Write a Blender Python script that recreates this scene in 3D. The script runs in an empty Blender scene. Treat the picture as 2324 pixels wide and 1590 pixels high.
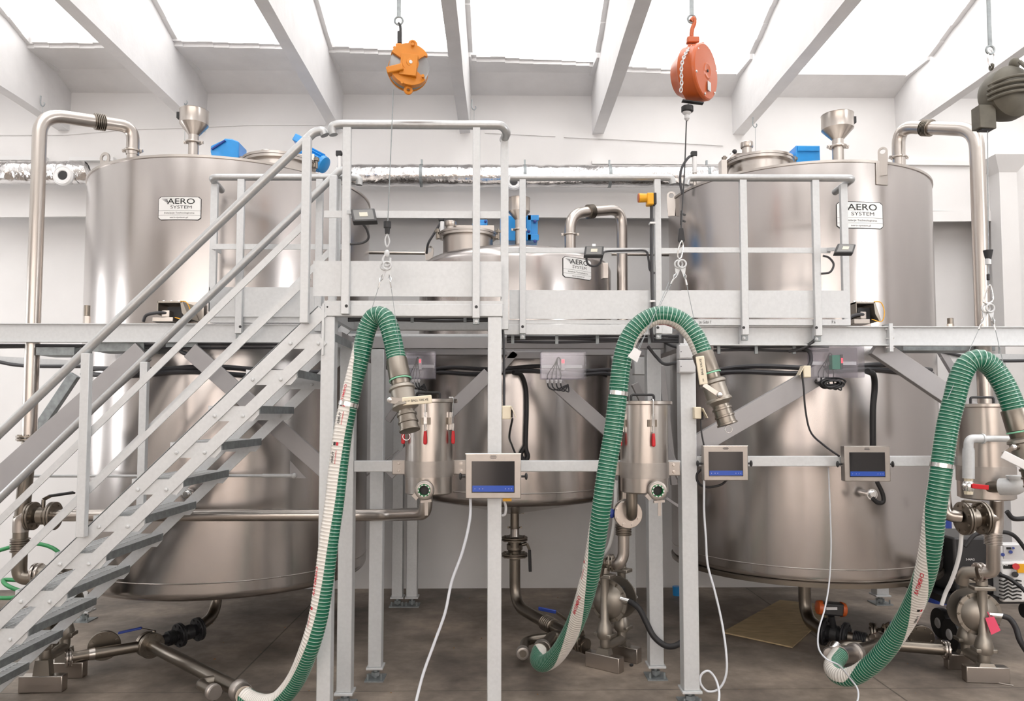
import bpy, math, random
from mathutils import Vector, Matrix, Euler
random.seed(7)
PI = math.pi
C = bpy.context.scene.collection
S = bpy.context.scene
V = Vector

# ---------------------------------------------------------------- camera
F = 1700.0; CX = 1162.0; CY = 850.0; EYE = 1.7
PITCH = math.radians(3.04); YAW = math.radians(-0.9)
cd = bpy.data.cameras.new('camera'); cam = bpy.data.objects.new('camera', cd); C.objects.link(cam)
cam.location = (0, 0, EYE); cam.rotation_euler = (PI/2 + PITCH, 0, YAW)
cd.sensor_width = 36; cd.sensor_fit = 'HORIZONTAL'; cd.lens = F/2324*36
cd.shift_y = (CY-795)/2324; cd.clip_start = .05; cd.clip_end = 100
S.camera = cam
RM = Euler((PI/2 + PITCH, 0, YAW)).to_matrix()
def ray(u, v): return RM @ V(((u-CX)/F, -(v-CY)/F, -1))
def P(u, v, Y):
    d = ray(u, v); t = Y/d.y
    return V((d.x*t, Y, EYE + d.z*t))
def G(u, v, z):
    d = ray(u, v); t = (z-EYE)/d.z
    return V((d.x*t, d.y*t, z))

# ---------------------------------------------------------------- world and exposure
w = bpy.data.worlds.new('sky'); S.world = w; w.use_nodes = True
w.node_tree.nodes['Background'].inputs[0].default_value = (.95, .97, 1, 1)
w.node_tree.nodes['Background'].inputs[1].default_value = 1.0
S.view_settings.view_transform = 'Standard'; S.view_settings.look = 'None'
S.view_settings.gamma = 1; S.view_settings.exposure = 0.13
S.view_settings.use_curve_mapping = False
SKY_E = 2.3      # emission of the daylight-lit skylight panes
HALL_FILL_E = 3.0      # emission of the added light panes on the unseen wall behind the camera
S.cycles.max_bounces = 6; S.cycles.diffuse_bounces = 3; S.cycles.glossy_bounces = 3; S.cycles.transparent_max_bounces = 8
S.cycles.use_denoising = True
S.cycles.sample_clamp_indirect = 6

# ---------------------------------------------------------------- materials
def mat(name, col=(.5,.5,.5), rough=.5, metal=0., emit=None, es=0., noise=None, bump=None, alpha=None, spec=None, stretch=None, rv=0., coat=0., aniso=0.):
    m = bpy.data.materials.new(name); m.use_nodes = True
    nt = m.node_tree; b = nt.nodes['Principled BSDF']; L = nt.links.new
    b.inputs['Base Color'].default_value = (*col, 1); b.inputs['Roughness'].default_value = rough
    b.inputs['Metallic'].default_value = metal
    if coat: b.inputs['Coat Weight'].default_value = coat
    if aniso: b.inputs['Anisotropic'].default_value = aniso
    if spec is not None: b.inputs['Specular IOR Level'].default_value = spec
    if emit: b.inputs['Emission Color'].default_value = (*emit, 1); b.inputs['Emission Strength'].default_value = es
    if alpha is not None: b.inputs['Alpha'].default_value = alpha
    if noise or bump or rv:
        tc = nt.nodes.new('ShaderNodeNewGeometry'); mp = nt.nodes.new('ShaderNodeMapping')
        L(tc.outputs['Position'], mp.inputs[0])
        if stretch: mp.inputs['Scale'].default_value = stretch
    if noise:
        sc, amt, det = noise
        n = nt.nodes.new('ShaderNodeTexNoise'); n.inputs['Scale'].default_value = sc; n.inputs['Detail'].default_value = det
        L(mp.outputs[0], n.inputs['Vector'])
        r = nt.nodes.new('ShaderNodeMapRange'); r.inputs[1].default_value = .3; r.inputs[2].default_value = .7
        r.inputs[3].default_value = 1-amt; r.inputs[4].default_value = 1+amt*.5
        L(n.outputs[0], r.inputs[0])
        mx = nt.nodes.new('ShaderNodeVectorMath'); mx.operation = 'SCALE'; mx.inputs[0].default_value = col
        L(r.outputs[0], mx.inputs['Scale']); L(mx.outputs[0], b.inputs['Base Color'])
        if rv:
            r2 = nt.nodes.new('ShaderNodeMapRange'); r2.inputs[1].default_value = .3; r2.inputs[2].default_value = .7
            r2.inputs[3].default_value = rough-rv; r2.inputs[4].default_value = rough+rv
            L(n.outputs[0], r2.inputs[0]); L(r2.outputs[0], b.inputs['Roughness'])
    if bump:
        sc, st = bump
        n = nt.nodes.new('ShaderNodeTexNoise'); n.inputs['Scale'].default_value = sc; n.inputs['Detail'].default_value = 5
        L(mp.outputs[0], n.inputs['Vector'])
        bp = nt.nodes.new('ShaderNodeBump'); bp.inputs['Strength'].default_value = st; bp.inputs['Distance'].default_value = .01
        L(n.outputs[0], bp.inputs['Height']); L(bp.outputs[0], b.inputs['Normal'])
    return m
M = {}
M['tube'] = mat('galvanised_tube', (.50,.51,.515), .38, .65, noise=(55,.06,3))
M['galv'] = mat('galvanised_steel', (.63,.645,.655), .45, .2, noise=(55,.05,3))
M['galv_dark'] = mat('weathered_galvanised_steel', (.33,.36,.37), .5, .6, noise=(30,.25,5), rv=.05)
M['steelplate'] = mat('grey_painted_steel', (.38,.37,.375), .5, .25, noise=(7,.05,3))
M['tank'] = mat('brushed_stainless_steel', (.51,.48,.465), .24, 1., noise=(5,.03,3), stretch=(2,2,.5), rv=.02)
M['tank_low'] = mat('satin_stainless_steel', (.50,.46,.43), .3, 1., noise=(6,.05,4), stretch=(2,2,.5), rv=.03)
M['ss'] = mat('stainless_pipe', (.53,.49,.455), .28, 1.)
M['ss_dark'] = mat('tarnished_stainless_pipe', (.27,.24,.205), .34, 1.)
M['cast'] = mat('cast_stainless', (.36,.33,.29), .42, .9)
M['chrome'] = mat('bright_zinc', (.85,.85,.85), .2, 1.)
M['drum'] = mat('grey_cable_drum', (.30,.30,.30), .4, .6)
M['blue'] = mat('blue_enamel', (.02,.30,.75), .35, 0., noise=(10,.08,2), coat=.3)
M['bluedk'] = mat('blue_handle_sleeve', (.02,.05,.28), .4)
M['black'] = mat('black_rubber', (.018,.018,.02), .5)
M['blackpl'] = mat('black_plastic', (.03,.03,.032), .4)
M['cable'] = mat('grey_black_cable', (.045,.045,.05), .45)
M['wcable'] = mat('pale_grey_cable', (.62,.64,.68), .45)
M['red'] = mat('red_grip', (.62,.012,.02), .35)
M['orange'] = mat('orange_enamel', (.50,.098,.02), .35, coat=.15)
M['amber'] = mat('amber_enamel', (.66,.23,.012), .4, noise=(9,.08,3))
M['yellow'] = mat('yellow_plastic', (.85,.42,.02), .35)
M['khaki'] = mat('dusty_olive_casting', (.13,.12,.095), .6, .2, noise=(12,.25,4))
M['wall'] = mat('white_painted_plaster', (.80,.79,.785), .8, noise=(2.2,.04,6), bump=(6,.25))
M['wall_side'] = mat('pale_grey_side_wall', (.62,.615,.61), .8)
M['ceil_hall'] = mat('grey_hall_ceiling', (.66,.645,.635), .8)
M['wall_hall'] = mat('light_hall_wall', (.70,.68,.66), .8)
M['dark_band_hall'] = mat('added_dark_wall_band', (.06,.05,.045), .8, noise=(1.2,.10,4))  # dark band added on the unseen rear wall to deepen lower tank reflections
M['beam_wh'] = mat('white_painted_concrete', (.80,.79,.79), .75, noise=(5,.05,6), bump=(14,.35))
M['foil'] = mat('crinkled_foil', (.80,.79,.79), .14, 1., bump=(16,1.0), noise=(12,.15,3))
M['white'] = mat('white_plastic', (.8,.8,.8), .4)
M['ivory'] = mat('ivory_plastic', (.80,.72,.56), .45)
M['lgrey'] = mat('light_grey_plastic', (.60,.60,.61), .5)
M['sign'] = mat('white_sign_plate', (.83,.83,.82), .35)
M['ink'] = mat('black_ink', (.012,.012,.012), .5)
M['redink'] = mat('red_ink', (.60,.02,.04), .5)
M['screen'] = mat('dark_screen', (.012,.012,.014), .12)
M['screenblue'] = mat('lit_blue_screen', (.01,.03,.2), .2, emit=(.03,.14,.60), es=.30)
M['led'] = mat('red_display_light', (.4,0,0), .3, emit=(1,.05,.08), es=2.2)
M['greendev'] = mat('green_module', (.02,.22,.14), .45)
M['sskin'] = mat('brushed_casing', (.43,.395,.365), .38, .75, noise=(30,.05,2))
M['lens'] = mat('floodlight_glass', (.17,.17,.165), .25)
M['led_pad'] = mat('led_pad', (.62,.60,.50), .4)
M['plywood'] = mat('worn_plywood', (.56,.43,.25), .75, noise=(9,.22,6), stretch=(1,3,1))
M['pink'] = mat('pink_tag', (.78,.08,.16), .6)
M['cardboard'] = mat('brown_cardboard', (.30,.16,.07), .8)
M['hosegrn'] = mat('green_garden_hose', (.03,.24,.08), .35)
M['clearpl'] = mat('clear_band', (.25,.6,.4), .3)
M['skypane'] = mat('daylit_skylight_pane', (1,1,1), .5, emit=(1,.985,.97), es=SKY_E)
M['warm_fill'] = mat('added_warm_light_pane', (1,1,1), .5, emit=(1,.80,.68), es=2.2)  # warm glow added behind the camera for streaks in the tanks
M['sidepane'] = mat('side_window_and_fill_pane', (1,1,1), .5, emit=(.97,.98,1), es=8)  # left windows, plus one added light pane on the unseen right wall
M['rear_fill'] = mat('added_rear_light_pane', (1,1,1), .5, emit=(1,.985,.97), es=6.5)  # fill light added in the unseen roof behind the camera
M['hall_fill'] = mat('added_hall_light_pane', (1,1,1), .5, emit=(1,.90,.82), es=HALL_FILL_E)  # fill light added high on the unseen rear wall
# clear polycarbonate
def clear_mat():
    m = bpy.data.materials.new('clear_polycarbonate'); m.use_nodes = True; nt = m.node_tree; L = nt.links.new
    for n in list(nt.nodes):
        if n.type == 'BSDF_PRINCIPLED': nt.nodes.remove(n)
    o = [n for n in nt.nodes if n.type == 'OUTPUT_MATERIAL'][0]
    t = nt.nodes.new('ShaderNodeBsdfTransparent'); t.inputs[0].default_value = (.86,.85,.88,1)
    g = nt.nodes.new('ShaderNodeBsdfGlossy'); g.inputs['Roughness'].default_value = .12; g.inputs[0].default_value = (.9,.9,.92,1)
    d = nt.nodes.new('ShaderNodeBsdfDiffuse'); d.inputs[0].default_value = (.6,.58,.62,1)
    m1 = nt.nodes.new('ShaderNodeMixShader'); m1.inputs[0].default_value = .5
    L(g.outputs[0], m1.inputs[1]); L(d.outputs[0], m1.inputs[2])
    m2 = nt.nodes.new('ShaderNodeMixShader'); m2.inputs[0].default_value = .12
    L(t.outputs[0], m2.inputs[1]); L(m1.outputs[0], m2.inputs[2]); L(m2.outputs[0], o.inputs[0])
    return m
M['clear'] = clear_mat()
# green ribbed hose: colour bands follow the hose's own length, a white printed stripe its own angle
def hose_mat():
    m = bpy.data.materials.new('ribbed_green_hose'); m.use_nodes = True; nt = m.node_tree; L = nt.links.new
    b = nt.nodes['Principled BSDF']; b.inputs['Roughness'].default_value = .28; b.inputs['Coat Weight'].default_value = .3
    N = nt.nodes.new
    a = N('ShaderNodeAttribute'); a.attribute_name = 'ring'
    st = N('ShaderNodeAttribute'); st.attribute_name = 'stripe'
    ml = N('ShaderNodeMapRange'); ml.inputs[1].default_value = .76; ml.inputs[2].default_value = .92; L(a.outputs['Fac'], ml.inputs[0])
    c1 = N('ShaderNodeMix'); c1.data_type = 'RGBA'; c1.inputs[6].default_value = (.003,.125,.068,1); c1.inputs[7].default_value = (.60,.76,.66,1)
    L(ml.outputs[0], c1.inputs[0])
    c2 = N('ShaderNodeMix'); c2.data_type = 'RGBA'; c2.inputs[6].default_value = (.78,.75,.70,1); c2.inputs[7].default_value = (.40,.37,.33,1)
    L(ml.outputs[0], c2.inputs[0])
    ms = N('ShaderNodeMapRange'); ms.inputs[1].default_value = -.03; ms.inputs[2].default_value = .03; L(st.outputs['Fac'], ms.inputs[0])
    c3 = N('ShaderNodeMix'); c3.data_type = 'RGBA'; L(ms.outputs[0], c3.inputs[0]); L(c1.outputs[2], c3.inputs[6]); L(c2.outputs[2], c3.inputs[7])
    L(c3.outputs[2], b.inputs['Base Color'])
    return m
M['hose'] = hose_mat()
def floor_mat():
    m = bpy.data.materials.new('stained_concrete_floor'); m.use_nodes = True; nt = m.node_tree; L = nt.links.new; N = nt.nodes.new
    b = nt.nodes['Principled BSDF']; b.inputs['Roughness'].default_value = .55
    g = N('ShaderNodeNewGeometry')
    n1 = N('ShaderNodeTexNoise'); n1.inputs['Scale'].default_value = 1.1; n1.inputs['Detail'].default_value = 7; n1.inputs['Roughness'].default_value = .62
    n2 = N('ShaderNodeTexNoise'); n2.inputs['Scale'].default_value = 14; n2.inputs['Detail'].default_value = 6
    L(g.outputs['Position'], n1.inputs['Vector']); L(g.outputs['Position'], n2.inputs['Vector'])
    cr = N('ShaderNodeValToRGB'); e = cr.color_ramp.elements
    e[0].position = .34; e[0].color = (.10,.082,.068,1); e[1].position = .68; e[1].color = (.42,.345,.28,1)
    x = e.new(.5); x.color = (.215,.178,.147,1)
    L(n1.outputs[0], cr.inputs[0])
    r = N('ShaderNodeMapRange'); r.inputs[1].default_value = .3; r.inputs[2].default_value = .7; r.inputs[3].default_value = .86; r.inputs[4].default_value = 1.1
    L(n2.outputs[0], r.inputs[0])
    sx = N('ShaderNodeSeparateXYZ'); L(g.outputs['Position'], sx.inputs[0])
    def line(out, c, hw):
        s = N('ShaderNodeMath'); s.operation = 'SUBTRACT'; L(out, s.inputs[0]); s.inputs[1].default_value = c
        a = N('ShaderNodeMath'); a.operation = 'ABSOLUTE'; L(s.outputs[0], a.inputs[0])
        q = N('ShaderNodeMath'); q.operation = 'LESS_THAN'; L(a.outputs[0], q.inputs[0]); q.inputs[1].default_value = hw
        return q.outputs[0]
    tot = None
    for out, c, hw in ((sx.outputs[0], -1.7, .006), (sx.outputs[0], 2.42, .006), (sx.outputs[1], 4.72, .004)):
        l = line(out, c, hw)
        if tot is None: tot = l
        else:
            q = N('ShaderNodeMath'); q.operation = 'MAXIMUM'; L(tot, q.inputs[0]); L(l, q.inputs[1]); tot = q.outputs[0]
    k = N('ShaderNodeMath'); k.operation = 'MULTIPLY_ADD'; L(tot, k.inputs[0]); k.inputs[1].default_value = -.55; k.inputs[2].default_value = 1
    k2 = N('ShaderNodeMath'); k2.operation = 'MULTIPLY'; L(k.outputs[0], k2.inputs[0]); L(r.outputs[0], k2.inputs[1])
    mx = N('ShaderNodeVectorMath'); mx.operation = 'SCALE'; L(cr.outputs[0], mx.inputs[0]); L(k2.outputs[0], mx.inputs['Scale'])
    L(mx.outputs[0], b.inputs['Base Color'])
    bp = N('ShaderNodeBump'); bp.inputs['Strength'].default_value = .25; bp.inputs['Distance'].default_value = .01
    L(n2.outputs[0], bp.inputs['Height']); L(bp.outputs[0], b.inputs['Normal'])
    return m
M['floor'] = floor_mat()

# ---------------------------------------------------------------- mesh helpers
def perp(a, hint=None):
    a = V(a).normalized()
    h = V(hint) if hint is not None else (V((0,0,1)) if abs(a.z) < .9 else V((0,-1,0)))
    n = h - a*h.dot(a)
    if n.length < 1e-6:
        h = V((1,0,0)); n = h - a*h.dot(a)
    n.normalize(); return n, a.cross(n)
class MB:
    def __init__(s): s.v = []; s.f = []; s.at = {}
    def add(s, vs, fs):
        o = len(s.v); s.v += [V(p) for p in vs]; s.f += [[i+o for i in f] for f in fs]; return s
    def hexa(s, p):
        return s.add(p, [(0,3,2,1),(4,5,6,7),(0,1,5,4),(1,2,6,5),(2,3,7,6),(3,0,4,7)])
    def box(s, x0,x1,y0,y1,z0,z1):
        if x0>x1: x0,x1=x1,x0
        if y0>y1: y0,y1=y1,y0
        if z0>z1: z0,z1=z1,z0
        return s.hexa([(x0,y0,z0),(x1,y0,z0),(x1,y1,z0),(x0,y1,z0),(x0,y0,z1),(x1,y0,z1),(x1,y1,z1),(x0,y1,z1)])
    def cbox(s, c, sz, rot=None):
        a,b,d = [q/2 for q in sz]; c = V(c); R = Euler(rot).to_matrix() if rot else Matrix.Identity(3)
        return s.hexa([c + R@V(q) for q in ((-a,-b,-d),(a,-b,-d),(a,b,-d),(-a,b,-d),(-a,-b,d),(a,-b,d),(a,b,d),(-a,b,d))])
    def bar(s, p0, p1, w, t, side=None):      # w along `side`, t across it
        p0 = V(p0); p1 = V(p1); n, m = perp(p1-p0, side); n = n*w/2; m = m*t/2
        return s.hexa([p0-n-m, p0+n-m, p0+n+m, p0-n+m, p1-n-m, p1+n-m, p1+n+m, p1-n+m])
    def lathe(s, o, ax, prof, seg=24, caps=True, hint=None):
        o = V(o); ax = V(ax).normalized(); n, m = perp(ax, hint); b = len(s.v); vs = []; fs = []
        for d, r in prof:
            for i in range(seg):
                t = 2*PI*i/seg; vs.append(o + ax*d + (n*math.cos(t) + m*math.sin(t))*max(r, 1e-5))
        for j in range(len(prof)-1):
            for i in range(seg):
                k = (i+1) % seg; fs.append((j*seg+i, j*seg+k, (j+1)*seg+k, (j+1)*seg+i))
        if caps: fs.append(tuple(range(seg))[::-1]); fs.append(tuple((len(prof)-1)*seg+i for i in range(seg)))
        return s.add(vs, fs)
    def cyl(s, p0, p1, r, r2=None, seg=16):
        p0 = V(p0); p1 = V(p1); return s.lathe(p0, p1-p0, [(0,r),((p1-p0).length, r if r2 is None else r2)], seg)
    def tube(s, pts, r, seg=12, caps=True, rf=None, closed=False):
        pts = [V(p) for p in pts]; n = len(pts); T = []
        for i in range(n):
            if closed: t = pts[(i+1)%n]-pts[i-1]
            else: t = pts[min(i+1,n-1)] - pts[max(i-1,0)]
            T.append(t.normalized())
        N, _ = perp(T[0]); vs = []; fs = []
        for i in range(n):
            if i:
                N = N - T[i]*N.dot(T[i]); N.normalize()
            B = T[i].cross(N); rr = rf(i) if rf else r
            for k in range(seg):
                a = 2*PI*k/seg; vs.append(pts[i] + (N*math.cos(a)+B*math.sin(a))*rr)
        for i in range(n if closed else n-1):
            j = (i+1) % n
            for k in range(seg):
                q = (k+1) % seg; fs.append((i*seg+k, i*seg+q, j*seg+q, j*seg+k))
        if caps and not closed: fs.append(tuple(range(seg))[::-1]); fs.append(tuple((n-1)*seg+k for k in range(seg)))
        return s.add(vs, fs)
    def prism(s, outline, d):                 # outline: 3-D points of a flat polygon, d: extrusion vector
        n = len(outline); d = V(d); vs = [V(p) for p in outline] + [V(p)+d for p in outline]
        fs = [tuple(range(n))[::-1], tuple(range(n, 2*n))] + [(i, (i+1)%n, n+(i+1)%n, n+i) for i in range(n)]
        return s.add(vs, fs)
    def ring(s, o, ax, r, t, seg=24, ts=8):
        n, m = perp(V(ax)); o = V(o)
        return s.tube([o+(n*math.cos(2*PI*i/seg)+m*math.sin(2*PI*i/seg))*r for i in range(seg)], t, ts, closed=True)
    def ball(s, c, r, sc=(1,1,1), seg=16, n=10):
        c = V(c); vs = []; fs = []
        for j in range(n+1):
            a = PI*j/n
            for i in range(seg):
                b = 2*PI*i/seg; vs.append(c + V((r*math.sin(a)*math.cos(b)*sc[0], r*math.sin(a)*math.sin(b)*sc[1], r*math.cos(a)*sc[2])))
        for j in range(n):
            for i in range(seg):
                k = (i+1)%seg; fs.append((j*seg+i, (j+1)*seg+i, (j+1)*seg+k, j*seg+k))
        return s.add(vs, fs)
    def build(s, name, m, parent=None, label=None, cat=None, group=None, kind=None, bevel=0, ang=38, flat=False):
        if parent is not None: o0 = wloc(parent)
        else:
            xs=[p.x for p in s.v]; ys=[p.y for p in s.v]; zs=[p.z for p in s.v]
            o0 = V(((min(xs)+max(xs))/2, (min(ys)+max(ys))/2, min(zs)))
        me = bpy.data.meshes.new(name); me.from_pydata([p-o0 for p in s.v], [], s.f); me.validate()
        for k, vals in s.at.items():
            a = me.attributes.new(k, 'FLOAT', 'POINT'); a.data.foreach_set('value', vals)
        me.materials.append(M[m] if isinstance(m, str) else m)
        if not flat:
            me.shade_smooth(); me.set_sharp_from_angle(angle=math.radians(ang))
        o = bpy.data.objects.new(name, me); C.objects.link(o)
        if parent is not None: o.parent = parent
        else: o.location = o0
        if bevel:
            md = o.modifiers.new('bevel', 'BEVEL'); md.width = bevel; md.segments = 2; md.limit_method = 'ANGLE'; md.angle_limit = math.radians(50)
        if label: o['label'] = label
        if cat: o['category'] = cat
        if group: o['group'] = group
        if kind: o['kind'] = kind
        return o
def wloc(o):
    l = V((0,0,0))
    while o is not None: l = l + V(o.location); o = o.parent
    return l
def thing(name, label, cat, loc=(0,0,0), group=None):
    o = bpy.data.objects.new(name, None); C.objects.link(o); o.empty_display_size = .1
    o.location = loc; o['label'] = label; o['category'] = cat
    if group: o['group'] = group
    return o
def part(name, mb, m, parent, label=None, bevel=0, ang=38): return mb.build(name, m, parent, label=label, bevel=bevel, ang=ang)
def fillet(pts, r, n=7):
    pts = [V(p) for p in pts]; out = [pts[0]]
    for i in range(1, len(pts)-1):
        a, b, c = pts[i-1], pts[i], pts[i+1]; d0 = (a-b); d1 = (c-b)
        rr = r[i-1] if isinstance(r, (list,tuple)) else r
        k = min(rr, d0.length*.49, d1.length*.49); q0 = b + d0.normalized()*k; q1 = b + d1.normalized()*k
        for j in range(n+1):
            t = j/n; out.append(q0*(1-t)**2 + b*2*t*(1-t) + q1*t*t)
    out.append(pts[-1]); return out
def spline(pts, n=8):
    pts = [V(p) for p in pts]; q = [pts[0]*2-pts[1]] + pts + [pts[-1]*2-pts[-2]]; out = []
    for i in range(1, len(q)-2):
        for j in range(n):
            t = j/n; a,b,c,d = q[i-1],q[i],q[i+1],q[i+2]
            out.append(.5*((2*b)+(c-a)*t+(2*a-5*b+4*c-d)*t*t+(3*b-a-3*c+d)*t**3))
    out.append(pts[-1]); return out
def resample(pts, step):
    L = [0]
    for i in range(1, len(pts)): L.append(L[-1]+(pts[i]-pts[i-1]).length)
    n = max(2, int(L[-1]/step)); out = []; j = 0
    for i in range(n+1):
        s = L[-1]*i/n
        while j < len(L)-2 and L[j+1] < s: j += 1
        t = (s-L[j])/max(L[j+1]-L[j], 1e-9); out.append(pts[j].lerp(pts[j+1], min(t,1)))
    return out, L[-1]
def flange(mb, c, ax, r, t=.014, n=8, br=.006):
    c = V(c); ax = V(ax).normalized(); mb.lathe(c-ax*t/2, ax, [(0,r*.97),(t*.15,r),(t*.85,r),(t,r*.97)], 28)
    a, b = perp(ax)
    for i in range(n):
        an = 2*PI*(i+.5)/n; p = c + (a*math.cos(an)+b*math.sin(an))*r*.8
        mb.lathe(p-ax*(t/2+br), ax, [(0,br*1.2),(t+2*br,br*1.2)], 6)
def bellows(mb, p0, p1, r, n=7, dr=.12):
    p0 = V(p0); p1 = V(p1); L = (p1-p0).length; pr = [(0, r*.95)]
    for i in range(n):
        a = L*(i+.15)/n; pr += [(a, r*.95),(a+L/n*.2, r*(1+dr)),(a+L/n*.5, r*(1+dr)),(a+L/n*.7, r*.95)]
    pr.append((L, r*.95)); mb.lathe(p0, p1-p0, pr, 24)
def clampring(mb, c, ax, r):
    c = V(c); ax = V(ax).normalized(); t = r*.42
    mb.lathe(c-ax*t/2, ax, [(0,r*1.15),(t*.2,r*1.38),(t*.5,r*1.42),(t*.8,r*1.38),(t,r*1.15)], 24)
    n, m = perp(ax, (1,0,0))
    for q in (-1, 1):
        mb.bar(c+n*q*r*1.3, c+n*q*r*1.75, t*1.2, r*.35, ax); mb.cyl(c+n*q*r*1.6-m*r*.35, c+n*q*r*1.6+m*r*.35, r*.14, seg=8)
def bolt(mb, c, ax, r=.009, t=.007):
    mb.lathe(V(c)-V(ax).normalized()*.001, ax, [(0,r*1.35),(.002,r*1.35),(.002,r),(t,r),(t+.002,r*.7)], 6)
def dup(o, loc=None, parent='same'):
    c = o.copy(); C.objects.link(c)
    if parent != 'same': c.parent = parent
    if loc is not None: c.location = loc
    for ch in list(o.children): 
        dup(ch, None, c)
    return c
def text_mesh(body, size, align='CENTER', bold=0.0, sx=1.0):
    cu = bpy.data.curves.new('t', 'FONT'); cu.body = body; cu.size = size; cu.align_x = align; cu.align_y = 'CENTER'
    cu.resolution_u = 3; cu.offset = bold
    o = bpy.data.objects.new('t', cu); C.objects.link(o)
    dg = bpy.context.evaluated_depsgraph_get(); me = bpy.data.meshes.new_from_object(o.evaluated_get(dg))
    vs = [(v.co.x*sx, v.co.y) for v in me.vertices]; fs = [tuple(p.vertices) for p in me.polygons]
    bpy.data.objects.remove(o); bpy.data.curves.remove(cu); bpy.data.meshes.remove(me)
    return vs, fs
# ================================================================ THE HALL
def struct(name, mb, m, ang=30): return mb.build(name, m, kind='structure', ang=ang)
WL, WR, WB, WN = -7.6, 5.7, 7.45, -7.5     # left wall, right wall, recessed back wall, wall behind the camera
LY = 7.10                                  # face of the lintel and of the wall strip right of the recess
ZL = 3.67                                  # soffit of the lintel
XR = P(2284, 480, LY).x
mb = MB().box(WL,WR,WN,7.7,-.1,0); struct('floor', mb, 'floor')
mb = MB(); mb.box(WL,XR,WB,7.7,0,ZL); mb.box(WL,XR,LY,7.7,ZL,5.3); mb.box(XR,WR,LY,7.7,0,5.3)
mb.box(P(1560,1330,7.4).x, P(1580,1330,7.4).x, 7.44, 7.46, .0, .02)
struct('wall_back', mb, 'wall')
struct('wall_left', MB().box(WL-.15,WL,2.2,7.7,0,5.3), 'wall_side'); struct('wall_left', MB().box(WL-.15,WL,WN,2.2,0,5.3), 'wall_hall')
struct('wall_right', MB().box(WR,WR+.15,2.2,7.7,0,5.3), 'wall'); struct('wall_right', MB().box(WR,WR+.15,WN,2.2,0,5.3), 'wall_hall')
struct('wall_front', MB().box(WL,WR,WN-.15,WN,1.5,5.3), 'wall_hall'); struct('wall_front', MB().box(WL,WR,WN-.15,WN,0,1.5), 'dark_band_hall')  # lower part is the added dark band, for reflection contrast
# pilaster in the right corner with a flared head
pa = P(2268,400,6.95).x; pb = P(2308,400,6.95).x; zt = P(2285,372,6.95).z
mb = MB().box(pa,pb,6.95,7.1,0,zt-.08)
mb.hexa([(pa,6.95,zt-.08),(pb,6.95,zt-.08),(pb,7.1,zt-.08),(pa,7.1,zt-.08),(pa-.1,6.85,zt+.06),(pb+.1,6.85,zt+.06),(pb+.1,7.1,zt+.06),(pa-.1,7.1,zt+.06)])
struct('trim_1', mb, 'wall')
# uneven ledges along the lintel and wall
mb = MB()
rnd = random.Random(3)
def ledge(pts, h, d, Y):
    for (u0,v0),(u1,v1) in zip(pts[:-1], pts[1:]):
        a = P(u0,v0,Y); b = P(u1,v1,Y)
        mb.hexa([a-V((0,d,h)), b-V((0,d,h)), b+V((0,.02,-h)), a+V((0,.02,-h)), a-V((0,d,0)), b-V((0,d,0)), b+V((0,.02,0)), a+V((0,.02,0))])
ledge([(0,303),(150,303),(300,290),(420,287),(560,281),(740,280)], .02, .014, LY)
ledge([(1100,298),(1180,302),(1260,306)], .02, .012, LY)
ledge([(1280,308),(1400,313),(1560,322),(1640,327)], .02, .014, LY)
ledge([(2040,364),(2200,366)], .05, .03, LY)
ledge([(-60,470),(190,468),(700,466),(1560,473),(2110,480),(2284,478)], .10, .012, LY)
struct('trim_2', mb, 'wall')
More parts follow.
